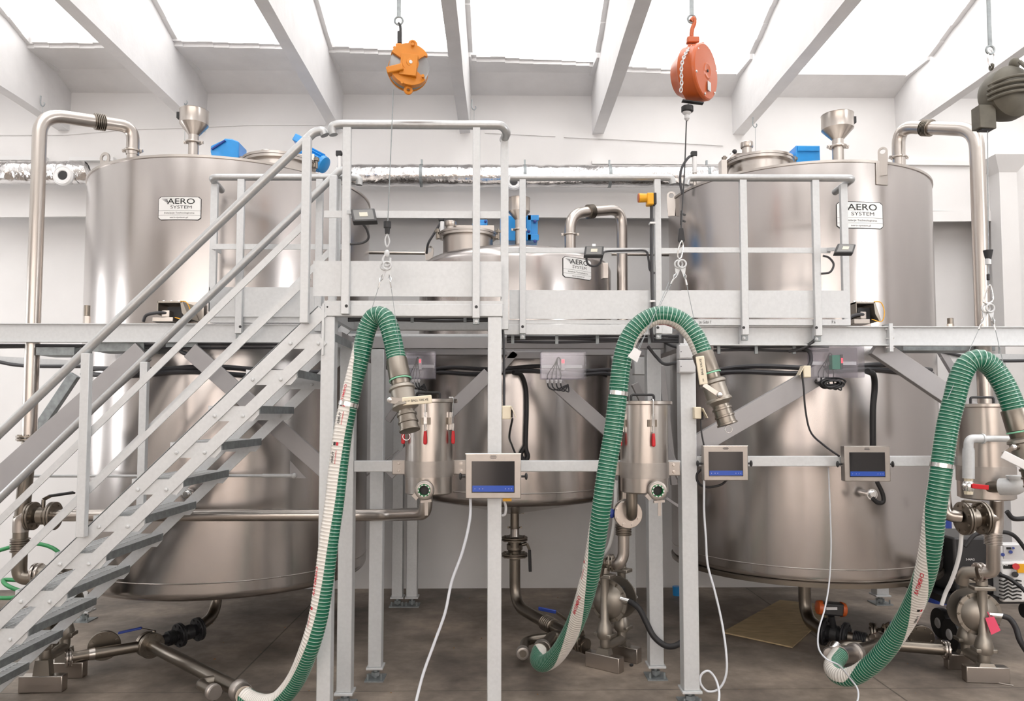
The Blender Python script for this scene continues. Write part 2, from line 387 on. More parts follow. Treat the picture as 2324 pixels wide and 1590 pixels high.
# concrete roof: beams run away from the camera, one window pane of skylight in each bay
ZB, ZS, ZT = P(1135,303,LY).z, P(1135,196,LY).z, 5.2
bx = [(u-1135)/F*((ZB-EYE)*F/940) for u in (-760,-313,137,590,1015,1462,1938,2491)]
edgev = [129,131,116,112,124,142,163,186,196]      # image rows of the slab's front edge, bay by bay
beams_mb = []
YS0, YS1, PSL = .4, 6.43, .30      # skylight from YS0 to YS1, two slopes meeting at a ridge
YRG = (YS0+YS1)/2
def zpane(y): return ZS + .07 + PSL*max(0, min(YS1-y, y-YS0))
for i, x in enumerate(bx):
    hw = .05 if i not in (5,6) else .055
    mb = MB()
    ys = [WN, -3, 0, YS0, 1.9, 3.2, YRG, 4.3, 4.7, 5.3, 5.9, 6.4, LY+.02]
    rr = random.Random(i)
    prev = None
    for y in ys:
        j = rr.uniform(-.006,.006); k = rr.uniform(-.006,.006); zt = zpane(y)+.02
        sec = [(x-hw+j, y, ZB+k), (x+hw+j, y, ZB-k), (x+hw+.012+j, y, zt), (x-hw-.012+j, y, zt)]
        b = len(mb.v); mb.v += [V(q) for q in sec]
        if prev is not None:
            for a in range(4): mb.f.append([prev+a, prev+(a+1)%4, b+(a+1)%4, b+a])
        else: mb.f.append([b, b+1, b+2, b+3][::-1])
        prev = b
    mb.f.append([prev, prev+1, prev+2, prev+3])
    # broken glazing ledges along the top of the beam
    for q in (-1, 1):
        for y0, y1, dz in ((YRG, 5.25, .17), (5.25, 5.75, .12), (5.75, 6.45, .06)):
            a = x+q*(hw-.01); c = x+q*(hw+.05); a, c = min(a,c), max(a,c); n = 4
            for k in range(n):
                ya = y0+(y1-y0)*k/n; yb = y0+(y1-y0)*(k+1)/n; j = rr.uniform(-.012,.012)
                za, zc = zpane(ya), zpane(yb)
                mb.hexa([(a,ya,za-dz+j),(c,ya,za-dz+j),(c,yb,zc-dz+j),(a,yb,zc-dz+j),(a,ya,za+.02),(c,ya,za+.02),(c,yb,zc+.02),(a,yb,zc+.02)])
    # haunch under the slab
    mb.hexa([(x-hw-.03,6.5,ZS),(x+hw+.03,6.5,ZS),(x+hw+.08,LY,ZS-.02),(x-hw-.08,LY,ZS-.02),(x-hw-.03,6.5,ZS+.06),(x+hw+.03,6.5,ZS+.06),(x+hw+.08,LY,ZS+.06),(x-hw-.08,LY,ZS+.06)])
    struct('trim_%d' % (i+3), mb, 'beam_wh')
mb = MB(); edges = [WL] + bx + [WR]
for i in range(len(edges)-1):
    x0, x1 = edges[i], edges[i+1]
    Y = (ZS-EYE)/(P(1135, edgev[i], 1).z-EYE); Yn = (ZS-EYE)/(P(1135, edgev[min(i+1,8)], 1).z-EYE)
    n = 10; rr = random.Random(50+i)
    for k in range(n):
        a = x0+(x1-x0)*k/n; c = x0+(x1-x0)*(k+1)/n; d = rr.uniform(-.008,.008)+(Yn-Y)*.5*(k/n-.3)
        mb.box(a, c, Y+d, 7.2, ZS, ZS+.10)
        mb.box(a, c, Y-.03+d*1.5, Y+.04, ZS+.03, ZS+.11)
    mb.hexa([(x0,LY-.30,ZS),(x1,LY-.30,ZS),(x1,LY,ZS-.09),(x0,LY,ZS-.09),(x0,LY-.30,ZS+.02),(x1,LY-.30,ZS+.02),(x1,LY,ZS+.02),(x0,LY,ZS+.02)])
struct('ceiling', MB().box(WL,WR,-4.6,YS0,ZS,5.3).box(WL,WR,WN,-6.6,ZS,5.3), 'ceil_hall')
mb.box(WL,WR,7.08,7.7,ZS+.05,5.3)
struct('ceiling', mb, 'beam_wh')
for i in range(len(edges)-1):
    x0, x1 = edges[i]+.02, edges[i+1]-.02
    mb = MB()
    for ya, yb in ((YS0-.1, YRG), (YRG, YS1), (YS1, 7.1)):
        za, zc = zpane(ya)+.03, zpane(yb)+.03
        if ya < YS0: za = ZS+.09-.03
        mb.hexa([(x0,ya,za),(x1,ya,za),(x1,yb,zc),(x0,yb,zc),(x0,ya,za+.02),(x1,ya,za+.02),(x1,yb,zc+.02),(x0,yb,zc+.02)])
    struct('window_%d' % (i+1), mb, 'skypane')
    struct('window_%d' % (i+41), MB().box(x0,x1,-6.6,-4.6,ZS+.25,ZS+.28), 'rear_fill')  # the rear panes are added fill light, out of view
# added glowing panes behind the camera: frontal fill light, mirrored in the steel
k_ = 11
for x0 in (-7.0,-5.2,-3.4,-1.6,.2,2.0,3.8):
    struct('window_%d' % k_, MB().box(x0,x0+1.5,WN,WN+.03,2.6,4.3), 'hall_fill'); k_ += 1
for x0, x1, z1 in ((-6.6,-6.2,2.0),(-5.0,-3.9,2.2),(-2.9,-2.6,1.8),(-1.4,-.2,2.3),(.5,.7,1.9),(1.5,2.8,2.2),(3.4,3.7,2.0),(4.4,5.2,2.3)):
    struct('window_%d' % k_, MB().box(x0,x1,WN,WN+.03,.05,z1), 'warm_fill'); k_ += 1  # added warm panes, there to put streaks into the tank reflections
for y0 in (3.3,5.6):
    struct('window_%d' % k_, MB().box(WL,WL+.03,y0,y0+.5,1.0,3.4), 'sidepane'); k_ += 1
struct('window_%d' % k_, MB().box(WR-.03,WR,.2,1.8,2.4,4.2), 'sidepane')  # light pane added out of view to brighten the right-hand recess

# ================================================================ TANKS
def tank_place(uL, uR, R, v=640):
    a = ray(uL, v); b = ray(uR, v); ta = math.atan2(a.x, a.y); tb = math.atan2(b.x, b.y)
    d = R/math.sin((tb-ta)/2); m = (ta+tb)/2
    return V((d*math.sin(m), d*math.cos(m), 0))
def surf(c, R, u, v):      # point of the tank wall seen at a pixel
    d = ray(u, v); o = V((0,0,EYE)); A = d.x**2+d.y**2; B = -2*(d.x*c.x+d.y*c.y); Cc = c.x**2+c.y**2-R*R
    t = (-B - math.sqrt(max(B*B-4*A*Cc, 0)))/(2*A); return o + d*t
def nameplate(root, c, R, u0, v0, u1, v1):
    p0 = surf(c, R, u0, (v0+v1)/2); p1 = surf(c, R, u1, (v0+v1)/2)
    a0 = math.atan2(p0.x-c.x, -(p0.y-c.y)); a1 = math.atan2(p1.x-c.x, -(p1.y-c.y))
    am = (a0+a1)/2; W = abs(a1-a0)*R; zm = surf(c, R, (u0+u1)/2, (v0+v1)/2).z; H = W*.555
    def bend(x, y, d): a = am + x/R; return V((c.x+math.sin(a)*(R+d), c.y-math.cos(a)*(R+d), zm+y))
    def plate(w, h, rad, d0, d1):
        mb = MB(); nx = 16; out = []
        cs = []
        for i in range(nx+1):
            x = -w/2 + w*i/nx; k = max(0, abs(x)-(w/2-rad)); hh = h/2 - rad + math.sqrt(max(rad*rad-k*k, 0)); cs.append((x, hh))
        vs = [];
        for d in (d0, d1):
            vs += [bend(x, -hh, d) for x, hh in cs] + [bend(x, hh, d) for x, hh in cs]
        n = nx+1; fs = []
        for i in range(nx):
            fs.append((2*n+i, 2*n+i+1, 3*n+i+1, 3*n+i)); fs.append((i, n+i, n+i+1, i+1))
            fs.append((i, i+1, 2*n+i+1, 2*n+i)); fs.append((n+i, 3*n+i, 3*n+i+1, n+i+1))
        fs.append((0, 2*n, 3*n, n)); fs.append((nx, n+nx, 3*n+nx, 2*n+nx))
        return mb.add(vs, fs)
    back = part('nameplate', plate(W, H, W*.05, .001, .004), 'ink', root, 'black edged white nameplate')
    part('face', plate(W*.975, H-W*.025, W*.045, .003, .0048), 'sign', back)
    mb = MB()
    def txt(s, x, y, size, al='CENTER', sx=1., bold=0.):
        vs, fs = text_mesh(s, size, al, bold, sx); mb.add([bend(x+a, y+b, .0055) for a, b in vs], fs)
    txt('AERO', W*.045, H*.285, W*.185, sx=1.34, bold=W*.0015)
    txt('SYSTEM', W*.045, H*.04, W*.105, sx=1.42)
    txt('Instalacje Technologiczne', 0, -H*.20, W*.058, sx=1.18)
    txt('aero-system.pl', 0, -H*.39, W*.058, sx=1.25)
    for k, (l, y) in enumerate(((.13,.375),(.105,.325),(.08,.275),(.055,.225))):   # winged stripes of the logo
        x1 = -W*.285+W*.012*k; x0 = x1 - W*l
        mb.add([bend(x0, H*y+H*.012, .0055), bend(x1, H*(y-.012), .0055), bend(x1, H*(y+.022), .0055), bend(x0-W*.012, H*y+H*.026, .0055)], [(0,1,2,3)])
    x0, x1, y0, y1, t = -W*.278, -W*.108, H*.17, H*.41, W*.004
    for a, b, c2, d in ((x0,x1,y0,y0+t),(x0,x1,y1-t,y1),(x0,x0+t,y0,y1),(x1-t,x1,y0,y1)):
        mb.add([bend(a,c2,.0055), bend(b,c2,.0055), bend(b,d,.0055), bend(a,d,.0055)], [(0,1,2,3)])
    for y in (-.10, -.295):
        xs = [(-.487+.974*i/12)*W for i in range(13)]
        for a, b in zip(xs[:-1], xs[1:]): mb.add([bend(a,H*y-t*.6,.0055), bend(b,H*y-t*.6,.0055), bend(b,H*y+t*.6,.0055), bend(a,H*y+t*.6,.0055)], [(0,1,2,3)])
    o = mb.build('lettering', 'ink', back, flat=True)
def shell(root, c, R, z0, z1, shoulder, dome, cone, rim):
    pr = []; n = 8
    br = .06
    for i in range(n+1):
        a = PI/2*i/n; pr.append((z0+br-br*math.cos(a), R-br+br*math.sin(a)))
    k = [z0+br+ (z1-shoulder-z0-br)*i/6 for i in range(1,7)]
    for z in k: pr.append((z, R))
    if shoulder > 0:
        for i in range(1, n+1):
            a = PI/2*i/n; pr.append((z1-shoulder+shoulder*math.sin(a), R-shoulder*1.6+shoulder*1.6*math.cos(a)))
    mb = MB().lathe((c.x,c.y,0), (0,0,1), pr, 96, caps=False); part('shell', mb, 'tank', root, ang=50)
    mb = MB(); r1 = pr[-1][1]
    mb.lathe((c.x,c.y,0),(0,0,1), [(z1-.006,r1),(z1+.004,r1),(z1+dome*.6,r1*.55),(z1+dome,.05)], 96, caps=False)
    part('top', mb, 'ss', root, ang=20)
    mb = MB().lathe((c.x,c.y,0),(0,0,1), [(z0-cone,.05),(z0,R-br)], 96, caps=False); part('bottom_cone', mb, 'tank_low', root)
    if rim: part('rim', MB().lathe((c.x,c.y,0),(0,0,1), [(z1-.008,R+.0),(z1-.008,R+.008),(z1+.008,R+.008),(z1+.008,R-.02)], 96, caps=False), 'ss', root)
def lug(root, base, up, w, t, nrm, hole=.022, name='lifting_lug'):
    # flat eye plate standing on the tank, facing nrm
    base = V(base); up = V(up); nrm = V(nrm).normalized(); sd = up.normalized().cross(nrm).normalized(); H = up.length; upn = up.normalized()
    ce = base + upn*(H-w/2); outer = [base - sd*w/2]; 
    outer = []; inner = []; n = 20
    for i in range(n):
        a = 2*PI*i/n; d = sd*math.cos(a)+upn*math.sin(a); inner.append(ce+d*hole)
        if math.sin(a) >= -1e-6: outer.append(ce+d*w/2)
        else:
            s = math.cos(a); outer.append(base + sd*w/2*max(-1,min(1,s*1.3)) if abs(s) < .8 else ce - upn*(H-w)*.5*abs(math.sin(a)) + sd*w/2*(1 if s>0 else -1))
    vs = [p-nrm*t/2 for p in outer]+[p-nrm*t/2 for p in inner]+[p+nrm*t/2 for p in outer]+[p+nrm*t/2 for p in inner]; fs = []
    for i in range(n):
        j = (i+1)%n
        fs += [(i,j,n+j,n+i),(2*n+i,3*n+i,3*n+j,2*n+j),(i,2*n+i,2*n+j,j),(n+i,n+j,3*n+j,3*n+i)]
    part(name, MB().add(vs, fs), 'ss', root, ang=30)
def manway(root, c, z, r, h, pipe=None):
    o = V((c.x, c.y, z))
    nk = part('manway_neck', MB().lathe(o, (0,0,1), [(-.06,r),(h-.02,r),(h-.02,r+.03),(h,r+.03)], 48), 'ss', root)
    ld = part('manway_lid', MB().lathe(o, (0,0,1), [(h+.001,r+.035),(h+.018,r+.035),(h+.024,r),(h+.05,r*.55),(h+.062,.02)], 48), 'ss', root)
    mb = MB()
    mb.bar(o+V((-r*.9,.05,h+.075)), o+V((r*1.05,.05,h+.075)), .02, .05, (0,1,0)); part('hinge_arm', mb, 'ss', ld)
    for q in (-1, 1):
        mb = MB(); x = o+V((q*(r+.045), -.02, h-.03)); mb.cyl(x, x+V((0,0,.085)), .011, seg=10); mb.cyl(x+V((0,0,.055)), x+V((0,0,.075)), .022, seg=8); mb.bar(x+V((-.02*q,-.02,.02)), x+V((-.02*q,.03,.02)), .03, .03)
        part('swing_bolt', mb, 'ss_dark', nk)
    if pipe is not None:
        mb = MB(); mb.cyl(o+V((pipe[0],pipe[1],h)), o+V((pipe[0],pipe[1],h+pipe[2])), .036, seg=20); mb.lathe(o+V((pipe[0],pipe[1],h+pipe[2]-.045)), (0,0,1), [(0,.044),(.004,.047),(.04,.047),(.045,.042)], 20)
        part('vent_cap', mb, 'ss', ld)

RL = 1.0; RLL = 1.06
cL = tank_place(190, 837, RLL); cR = tank_place(1518, 2121, RL, 600); cM = tank_place(952, 1387, .80, 640)
print('TANKS', cL, cR, cM)
def zof(u, v, c, R): return surf(c, R, u, v).z
# left tank
zL1 = P(485,356,cL.y-RLL*.98).z; zL0 = P(430,1366,cL.y-RLL*.97).z
tL = thing('storage_tank', 'large stainless storage tank on the left, behind the staircase', 'tank', (cL.x,cL.y,zL0), 'stainless storage tanks')
shell(tL, cL, RLL, zL0, zL1, 0, .05, .05, True)
nameplate(tL, cL, RLL, 360, 446, 457, 499)
zR1 = P(1850,367,cR.y-RL*.98).z; zR0 = P(1830,1330,cR.y-RL*.98).z
tR = thing('storage_tank', 'large stainless storage tank on the right with warm streaked reflections', 'tank', (cR.x,cR.y,zR0), 'stainless storage tanks')
shell(tR, cR, RL, zR0, zR1, 0, .05, .05, True)
nameplate(tR, cR, RL, 1898, 461, 2003, 515)
part('bottom_rim', MB().lathe((cR.x,cR.y,0),(0,0,1), [(zR0-.012,RL-.05),(zR0-.014,RL+.004),(zR0+.014,RL+.006),(zR0+.02,RL-.01)], 96, caps=False), 'ss_dark', tR)
zM1 = P(1180,556,cM.y-.62).z; zM0 = P(1180,1152,cM.y-.8).z
tM = thing('storage_tank', 'smaller stainless storage tank with cone bottom, set between the two large ones', 'tank', (cM.x,cM.y,zM0), 'stainless storage tanks')
shell(tM, cM, .80, zM0, zM1, .12, .03, .14, False)
nameplate(tM, cM, .80, 1277, 582, 1341, 635)
print('Z', zL0,zL1,zR0,zR1,zM0,zM1)
# seams on the shells (thin weld rings) and hugging cables
for root, c, R, v, u in ((tL,cL,RLL,1325,430),(tR,cR,RL,1290,1830),(tM,cM,.8,1120,1180)):
    z = zof(u, v, c, R)
    part('weld_seam', MB().lathe((c.x,c.y,0),(0,0,1), [(z-.004,R),(z,R+.0022),(z+.004,R)], 96, caps=False), 'tank_low', root)
# manways, lugs
mL = P(635,350,5.56); manway(tL, mL, zL1+.02, .235, P(640,343,5.32).z-zL1-.02-.02, (-.09,-.02,.10))
mR = P(1722,360,cR.y-.42); manway(tR, mR, zR1+.02, .225, P(1722,352,cR.y-.62).z-zR1-.02, (-.10,-.03,.16))
mM = P(1062,530,cM.y-.28); manway(tM, mM, zM1-.01, .20, P(1062,524,cM.y-.45).z-zM1+.01, (-.14,.0,.12))
lug(tL, P(238,372,cL.y+.25)+V((0,0,-.02)), V((0,0,.12)), .10, .012, (-.3,-1,0), .028)
q = P(1999,370,cR.y-.93)
nR = V((q.x-cR.x, q.y-cR.y, 0)).normalized(); qs = surf(cR, RL, 2000, 385)
nR = V((qs.x-cR.x, qs.y-cR.y, 0)).normalized()
b0 = V((cR.x,cR.y,0)) + nR*(RL+.018)
zt_, zb_ = surf(cR,RL,1999,320).z, surf(cR,RL,1999,400).z
lug(tR, V((b0.x,b0.y,zb_)), V((0,0,zt_-zb_-.05)), .062, .014, nR.cross(V((0,0,1)))*.72+nR*.7, .018)
part('lug_pad', MB().bar(V((cR.x,cR.y,0))+nR*(RL+.003)+V((0,0,surf(cR,RL,1999,420).z)), V((cR.x,cR.y,0))+nR*(RL+.003)+V((0,0,zR1)), .095, .008, nR.cross(V((0,0,1)))), 'ss', tR, bevel=.003)
lug(tR, P(1524,490,cR.y-.1), V((0,0,.20)), .07, .012, (-.2,-1,0), .02)
lug(tM, P(974,590,cM.y-.1), V((0,0,.12)), .075, .012, (-.2,-1,0), .022)
part('lug_pad', MB().bar(surf(cM,.805,1372,596), surf(cM,.805,1372,632), .06, .012, (1,0,0)), 'ss', tM, bevel=.004)
# side nozzles low on the shells
def nozzle(root, c, R, u, v, r, L):
    p = surf(c, R, u, v); n = V((p.x-c.x, p.y-c.y, 0)).normalized(); n = (n*.6+V((0,-1,0))*.5).normalized()
    mb = MB().cyl(p-n*.04, p+n*L, r*.6, seg=16); mb.lathe(p+n*(L-.01), n, [(0,r),(.02,r),(.02,r*.8),(.028,r*.75),(.036,r*.5)], 24)
    part('sensor_nozzle', mb, 'chrome', root)
nozzle(tR, cR, RL, 1962, 1118, .036, .09)
nozzle(tL, cL, RLL, 432, 1118, .036, .07)
# ================================================================ STEEL FRAME
YA, YF, YC = 4.0, 4.46, 4.90      # stair tower front, main frame front, next row of columns
XH = (1,0,0); YLB = 4.735; YPL = 4.708
def X(u, Y, v=900): return P(u, v, Y).x
def Z(v, Y, u=1135): return P(u, v, Y).z
zb0, zb1 = Z(777.5,YF), Z(735,YF)   # main beam
frame = thing('support_frame', 'galvanised steel frame of columns, beams and braces that carries the tanks', 'frame', (0,YF,0))
def column(u, v, Y, w, ztop, foot=True, root=frame, m='galv', z0=.085):
    x = X(u, Y, v); c = part('column', MB().box(x-w/2,x+w/2,Y,Y+w,z0,ztop), m, root, bevel=.004)
    if foot:
        mb = MB().box(x-w*.62,x+w*.62,Y-.015,Y+w+.015,z0-.014,z0)
        part('base_plate', mb, m, c, bevel=.002)
        mb = MB().box(x-w*.7,x+w*.7,Y-.03,Y+w+.03,.0,.008)
        mb.cyl((x,Y+w/2,.008),(x,Y+w/2,z0-.014), w*.17, seg=10); mb.cyl((x,Y+w/2,.02),(x,Y+w/2,.045), w*.33, seg=6)
        for q in (-1,1):
            mb.cyl((x+q*w*.5,Y-.005,.008),(x+q*w*.5,Y-.005,.045), .007, seg=6)
        part('levelling_foot', mb, 'galv_dark', c)
    return c
CB = column(784,1200,YF,.086, zb0)
CC = column(853,1200,YC,.086, zb0)
column(902,1200,6.75,.095, zb0); column(935,1200,6.75,.095, zb0)
CD = column(1566,1200,YF,.094, zb0)
CE = column(1488,1200,YC,.092, zb0)
column(1431,1200,6.75,.095, zb0)
column(2004,1345,6.75,.11, zb0)
column(1455,850,5.6,.10, zb0, foot=False, z0=2.0)
column(190,1200,6.3,.10, zb0); 
# front beams: left run and right run (I-sections), with stiffener ribs
def ibeam(x0, x1, y, z0, z1, root=frame, w=.055, t=.006, name='beam', m='galv'):
    mb = MB().box(x0,x1,y+w/2-.003,y+w/2+.003,z0,z1); mb.box(x0,x1,y,y+w,z0,z0+t); mb.box(x0,x1,y,y+w,z1-t,z1)
    return part(name, mb, m, root)
bL = ibeam(X(-260,YLB,755), X(733,YLB,755), YLB, Z(777.5,YLB), Z(735,YLB), w=.035)
bR = ibeam(X(1552,YF,760), X(2013,YF,760), YF-.02, Z(783,YF), Z(739,YF))
bR2 = ibeam(X(2016,YF,760), X(2600,YF,760), YF-.02, Z(783,YF), Z(739,YF))
for u in (548, 728):
    part('stiffener', MB().box(X(u,YLB,755)-.003,X(u,YLB,755)+.003,YLB+.001,YLB+.02,Z(777,YLB)+.006,Z(735,YLB)-.006), 'galv', bL)
for u in (1677,1842):
    part('stiffener', MB().box(X(u,YF,755)-.003,X(u,YF,755)+.003,YF-.018,YF+.03,Z(783,YF)+.006,Z(739,YF)-.006), 'galv', bR)
sp = part('splice_plate', MB().box(X(2013,YF,760),X(2021,YF,760),YF-.03,YF+.06,Z(797,YF),Z(733,YF)), 'galv', bR2)
for v in (745,766,787):
    mb = MB().cyl((X(2008,YF,760),YF-.005,Z(v,YF)),(X(2027,YF,760),YF-.005,Z(v,YF)), .007, seg=6); part('bolt', mb, 'chrome', sp)
# beams that run back to the wall above the column heads, and cross beams
for u in (733, 1540):
    part('beam', MB().box(X(u,YF,760)+.02,X(u,YF,760)+.10,YF+.06,6.95,zb0-.02,zb0+.07), 'steelplate', frame)
part('beam', MB().box(X(803,YF),X(1545,YF),4.90,4.96,Z(790,4.9),Z(765,4.9)), 'steelplate', frame)
part('beam', MB().box(X(905,5.4),X(1460,5.4),5.35,5.45,zb0+.0,zb0+.05), 'steelplate', frame)
part('beam', MB().box(X(905,6.8),X(1450,6.8),6.78,6.86,zb0-.02,zb0+.08), 'steelplate', frame)
# horizontal square tubes at knee height
zk0, zk1 = Z(1070,YF), Z(1045,YF)
zq0, zq1 = Z(1058,YF,1800), Z(1035,YF,1800)
part('cross_tube', MB().box(X(803,YF,1058),X(925,YF,1058),YF,YF+.06,zk0,zk1), 'galv', frame, bevel=.004)
part('cross_tube', MB().box(X(1020,YF,1058),X(1104,YF,1058),YF,YF+.06,zk0,zk1), 'galv', frame, bevel=.004)
part('cross_tube', MB().box(X(1104,YF,1058),X(1414,YF,1058),YF,YF+.06,zk0,zk1), 'galv', frame, bevel=.004)
part('cross_tube', MB().box(X(1512,YF,1058),X(1545,YF,1058),YF,YF+.06,zk0,zk1), 'galv', frame, bevel=.004)
part('cross_tube', MB().box(X(1582,YF,1046),X(2175,YF,1046),YF,YF+.06,zq0,zq1), 'galv', frame, bevel=.004)
# flat braces
def brace(a, b, w, Y0, Y1=None, m='steelplate', root=frame, t=.05):
    p0 = P(*a, Y0); p1 = P(*b, Y0 if Y1 is None else Y1); d = (p1-p0).normalized(); s = d.cross(V((0,1,0)))
    return part('brace', MB().bar(p0, p1, w, t, s), m, root, bevel=.003)
brace((326,797),(-120,1195), .143, 4.752, t=.03)
brace((432,795),(760,1085), .107, 4.752, t=.03)
brace((1110,848),(985,968), .09, YC+.05); brace((985,968),(880,1075), .09, YC+.05)
brace((1252,862),(1418,1010), .09, YC+.05)
brace((1870,842),(1560,1022), .12, YF+.06)
brace((1985,785),(2240,958), .115, YF+.06)
brace((170,850),(80,985), .07, 5.6, m='galv_dark')
brace((2132,790),(2180,870), .06, 6.6)
brace((1170,800),(1130,845), .05, 5.3); brace((1150,806),(1232,806), .05, 5.3)
brace((1440,870),(1545,1085), .05, 5.2, m='steelplate'); brace((1500,830),(1530,1100), .05, 5.9, m='steelplate')
brace((880,955),(930,880), .05, 5.6); brace((760,730),(880,800), .05, 5.0,m='galv_dark')
brace((806,1100),(905,1020), .012, 6.2, t=.012); brace((1512,1130),(1545,1152), .02, 5.6, t=.02)
part('gusset_plate', MB().prism([P(658,1085,4.93),P(695,1085,4.93),P(658,1045,4.93)], (0,.008,0)), 'steelplate', frame)
# bracket arms that hold the tanks, under the beams
for (u,v,w_,h_) in ((290,790,.16,.06),(150,800,.12,.05),(430,782,.10,.05),(2130,790,.3,.05)):
    p = P(u,v,4.9); part('bracket', MB().box(p.x-w_,p.x+w_,4.78,4.99,p.z-h_/2,p.z+h_/2), 'galv_dark', frame)
# turnbuckle rod in front of the left tank
mb = MB().cyl(P(75,1080,4.95), P(660,1079,4.92), .009, seg=10); mb.cyl(P(596,1079,4.92), P(664,1079,4.92), .012, seg=10); mb.ball(P(667,1079,4.92), .018)
part('tie_rod', mb, 'galv', frame)

# ================================================================ STAIR TOWER AND UPPER PLATFORM
tower = thing('stair_platform', 'galvanised upper landing platform on columns at the head of the stairs', 'platform', (X(940,YA),YA,0))
xa0, xa1 = X(735,YA,705), X(1141,YA,705)
zf0, zf1 = Z(718,YA), Z(690,YA)
part('column', MB().box(X(719,YA,1400)+.0,X(751,YA,1400),YA+.005,YA+.085,0,zf0), 'galv', tower, bevel=.004)
part('column', MB().box(X(1106,YA,1300),X(1138,YA,1300),YA+.005,YA+.085,0,zf0), 'galv', tower, bevel=.004)
part('edge_beam', MB().box(xa0,xa1,YA,YA+.06,zf0,zf1), 'galv', tower, bevel=.004)
part('edge_beam', MB().box(xa0,xa1,YA+.65,YA+.70,zf0,zf1), 'galv', tower, bevel=.004)
for u in (737, 1125): part('side_beam', MB().box(X(u,YA,700),X(u,YA,700)+.03,YA+.06,YA+.65,zf0,zf1), 'galv', tower)
part('deck_edge', MB().box(xa0,xa1,YA+.004,YA+.012,zf1,zf1+.018), 'galv', tower)
def grating(name, root, x0,x1,y0,y1,z0,z1, px, py, m='galv', tx=.003, ty=.005):
    mb = MB(); n = int((y1-y0)/py)
    for i in range(n+1): y = y0+(y1-y0)*i/n; mb.box(x0,x1,y-tx/2,y+tx/2,z0,z1)
    n = int((x1-x0)/px)
    for i in range(n+1): x = x0+(x1-x0)*i/n; mb.box(x-ty/2,x+ty/2,y0,y1,z0+(z1-z0)*.4,z1)
    return part(name, mb, m, root)
grating('deck_grating', tower, xa0+.01,xa1-.01,YA+.02,YA+.69,zf1,zf1+.02,.034,.034)
for (u,v) in ((743,697),):
    mb = MB().cyl((X(u,YA,v),YA-.001,Z(v,YA)),(X(u,YA,v),YA+.002,Z(v,YA)), .005, seg=10); part('bolt_hole', mb, 'black', tower)
def postbar(root, u, v0, v1, Y, w=.044, t=.03, hole=None, name='post', boot=False):
    x = X(u, Y, (v0+v1)/2); o = part(name, MB().box(x-w/2,x+w/2,Y-t/2,Y+t/2,Z(v1,Y,u),Z(v0,Y,u)), 'galv', root, bevel=.003)
    if hole: 
        p = P(u, hole, Y-t/2); part('bolt_hole', MB().cyl(p-V((0,.0012,0)), p+V((0,.001,0)), .0085, seg=14), 'black', o)
    if boot:
        p = P(u, v1, Y); mb = MB().box(x-w/2+.003,x+w/2-.003,Y,Y+.02,p.z-.032,p.z+.002); part('fixing_lug', mb, 'galv_dark', o, bevel=.002)
        mb = MB(); bolt(mb, p+V((0,-.002,-.018)), (0,-1,0), .008, .006); part('bolt', mb, 'galv', o)
    return o
def rail(root, pts, r=.0215, fr=.06, name='handrail'):
    return part(name, MB().tube(fillet([P(*p) for p in pts], fr), r, 16), 'tube', root, ang=60)
YR = YA-.022
rT = thing('railing', 'galvanised railing of the upper landing with kick plate', 'railing', (X(940,YA),YA,zf1), 'platform railings')
rail(rT, [(757,306,YR),(752,286,YR),(772,282,YR),(1139,284,YR),(1151,300,YR+.03),(1143,318,YR+.12)], .0235, .05)
postbar(rT, 786, 290, 713, YR, hole=694, boot=False); postbar(rT, 1081, 290, 722, YR, .040, hole=696, boot=True)
postbar(rT, 1145, 312, 748, YR+.10, .044); postbar(rT, 1124, 350, 700, YR+.62, .044) if False else None
part('mid_rail', MB().box(X(735,YR,486),X(1136,YR,486),YR+.002,YR+.010,Z(495,YR),Z(479,YR)), 'galv', rT)
part('kick_plate', MB().box(X(709,YR,630),X(1136,YR,630),YR+.012,YR+.018,Z(672,YR),Z(592,YR)), 'galv', rT)
part('kick_plate', MB().box(X(1136,YR,630),X(1136,YR,630)+.005,YR+.012,YR+.10,Z(672,YR),Z(592,YR)), 'galv', rT)

# lower walkways: fascia, deck and three railings
YW = 4.50; YG = YF-.045
zd0, zd1 = Z(733,YG), Z(717,YG)
def walkway(u0, u1, back, label, dz=0, fas=True, ztop=717, zbot=757):
    x0 = X(u0,YG,730); x1 = X(u1,YG,730)
    t = thing('walkway', label, 'walkway', ((x0+x1)/2,YG,Z(735,YG)), 'grated walkways')
    return t, x0, x1
x0 = X(475,YLB,730); x1 = X(733,YLB,730)
wl = thing('walkway', 'short galvanised walkway deck behind the staircase, by the left tank', 'walkway', ((x0+x1)/2,YLB,Z(735,YLB)), 'grated walkways')
part('edge_channel', MB().box(x0,x1,YLB,YLB+.012,Z(733,YLB),Z(719,YLB)), 'galv', wl); part('edge_lip', MB().box(x0,x1,YLB-.004,YLB+.03,Z(721,YLB),Z(718,YLB)), 'galv', wl)
grating('deck_grating', wl, x0,x1,YLB+.03,YLB+.20,Z(733,YLB),Z(720,YLB),.04,.034)
wm, x0, x1 = walkway(1144, 1552, .8, 'galvanised walkway deck in front of the middle tank')
part('edge_channel', MB().box(x0,X(1490,YG,745),YG,YG+.03,Z(759,YG),Z(735,YG)), 'galv', wm, bevel=.003)
part('edge_channel', MB().box(X(1488,YG,745),x1-.07,YG-.006,YG+.02,Z(757,YG),Z(736,YG)), 'galv', wm, bevel=.003)
part('edge_lip', MB().box(x0,x1,YG+.004,YG+.012,Z(734,YG),Z(725,YG)), 'galv', wm)
grating('deck_grating', wm, x0,x1,YG+.035,5.25,Z(741,YG),Z(735,YG),.05,.034)
wm2 = thing('walkway', 'grated walkway between the staircase head and the middle tank, seen from underneath', 'walkway', (X(1000,4.95),4.95,Z(735,4.95)), 'grated walkways')
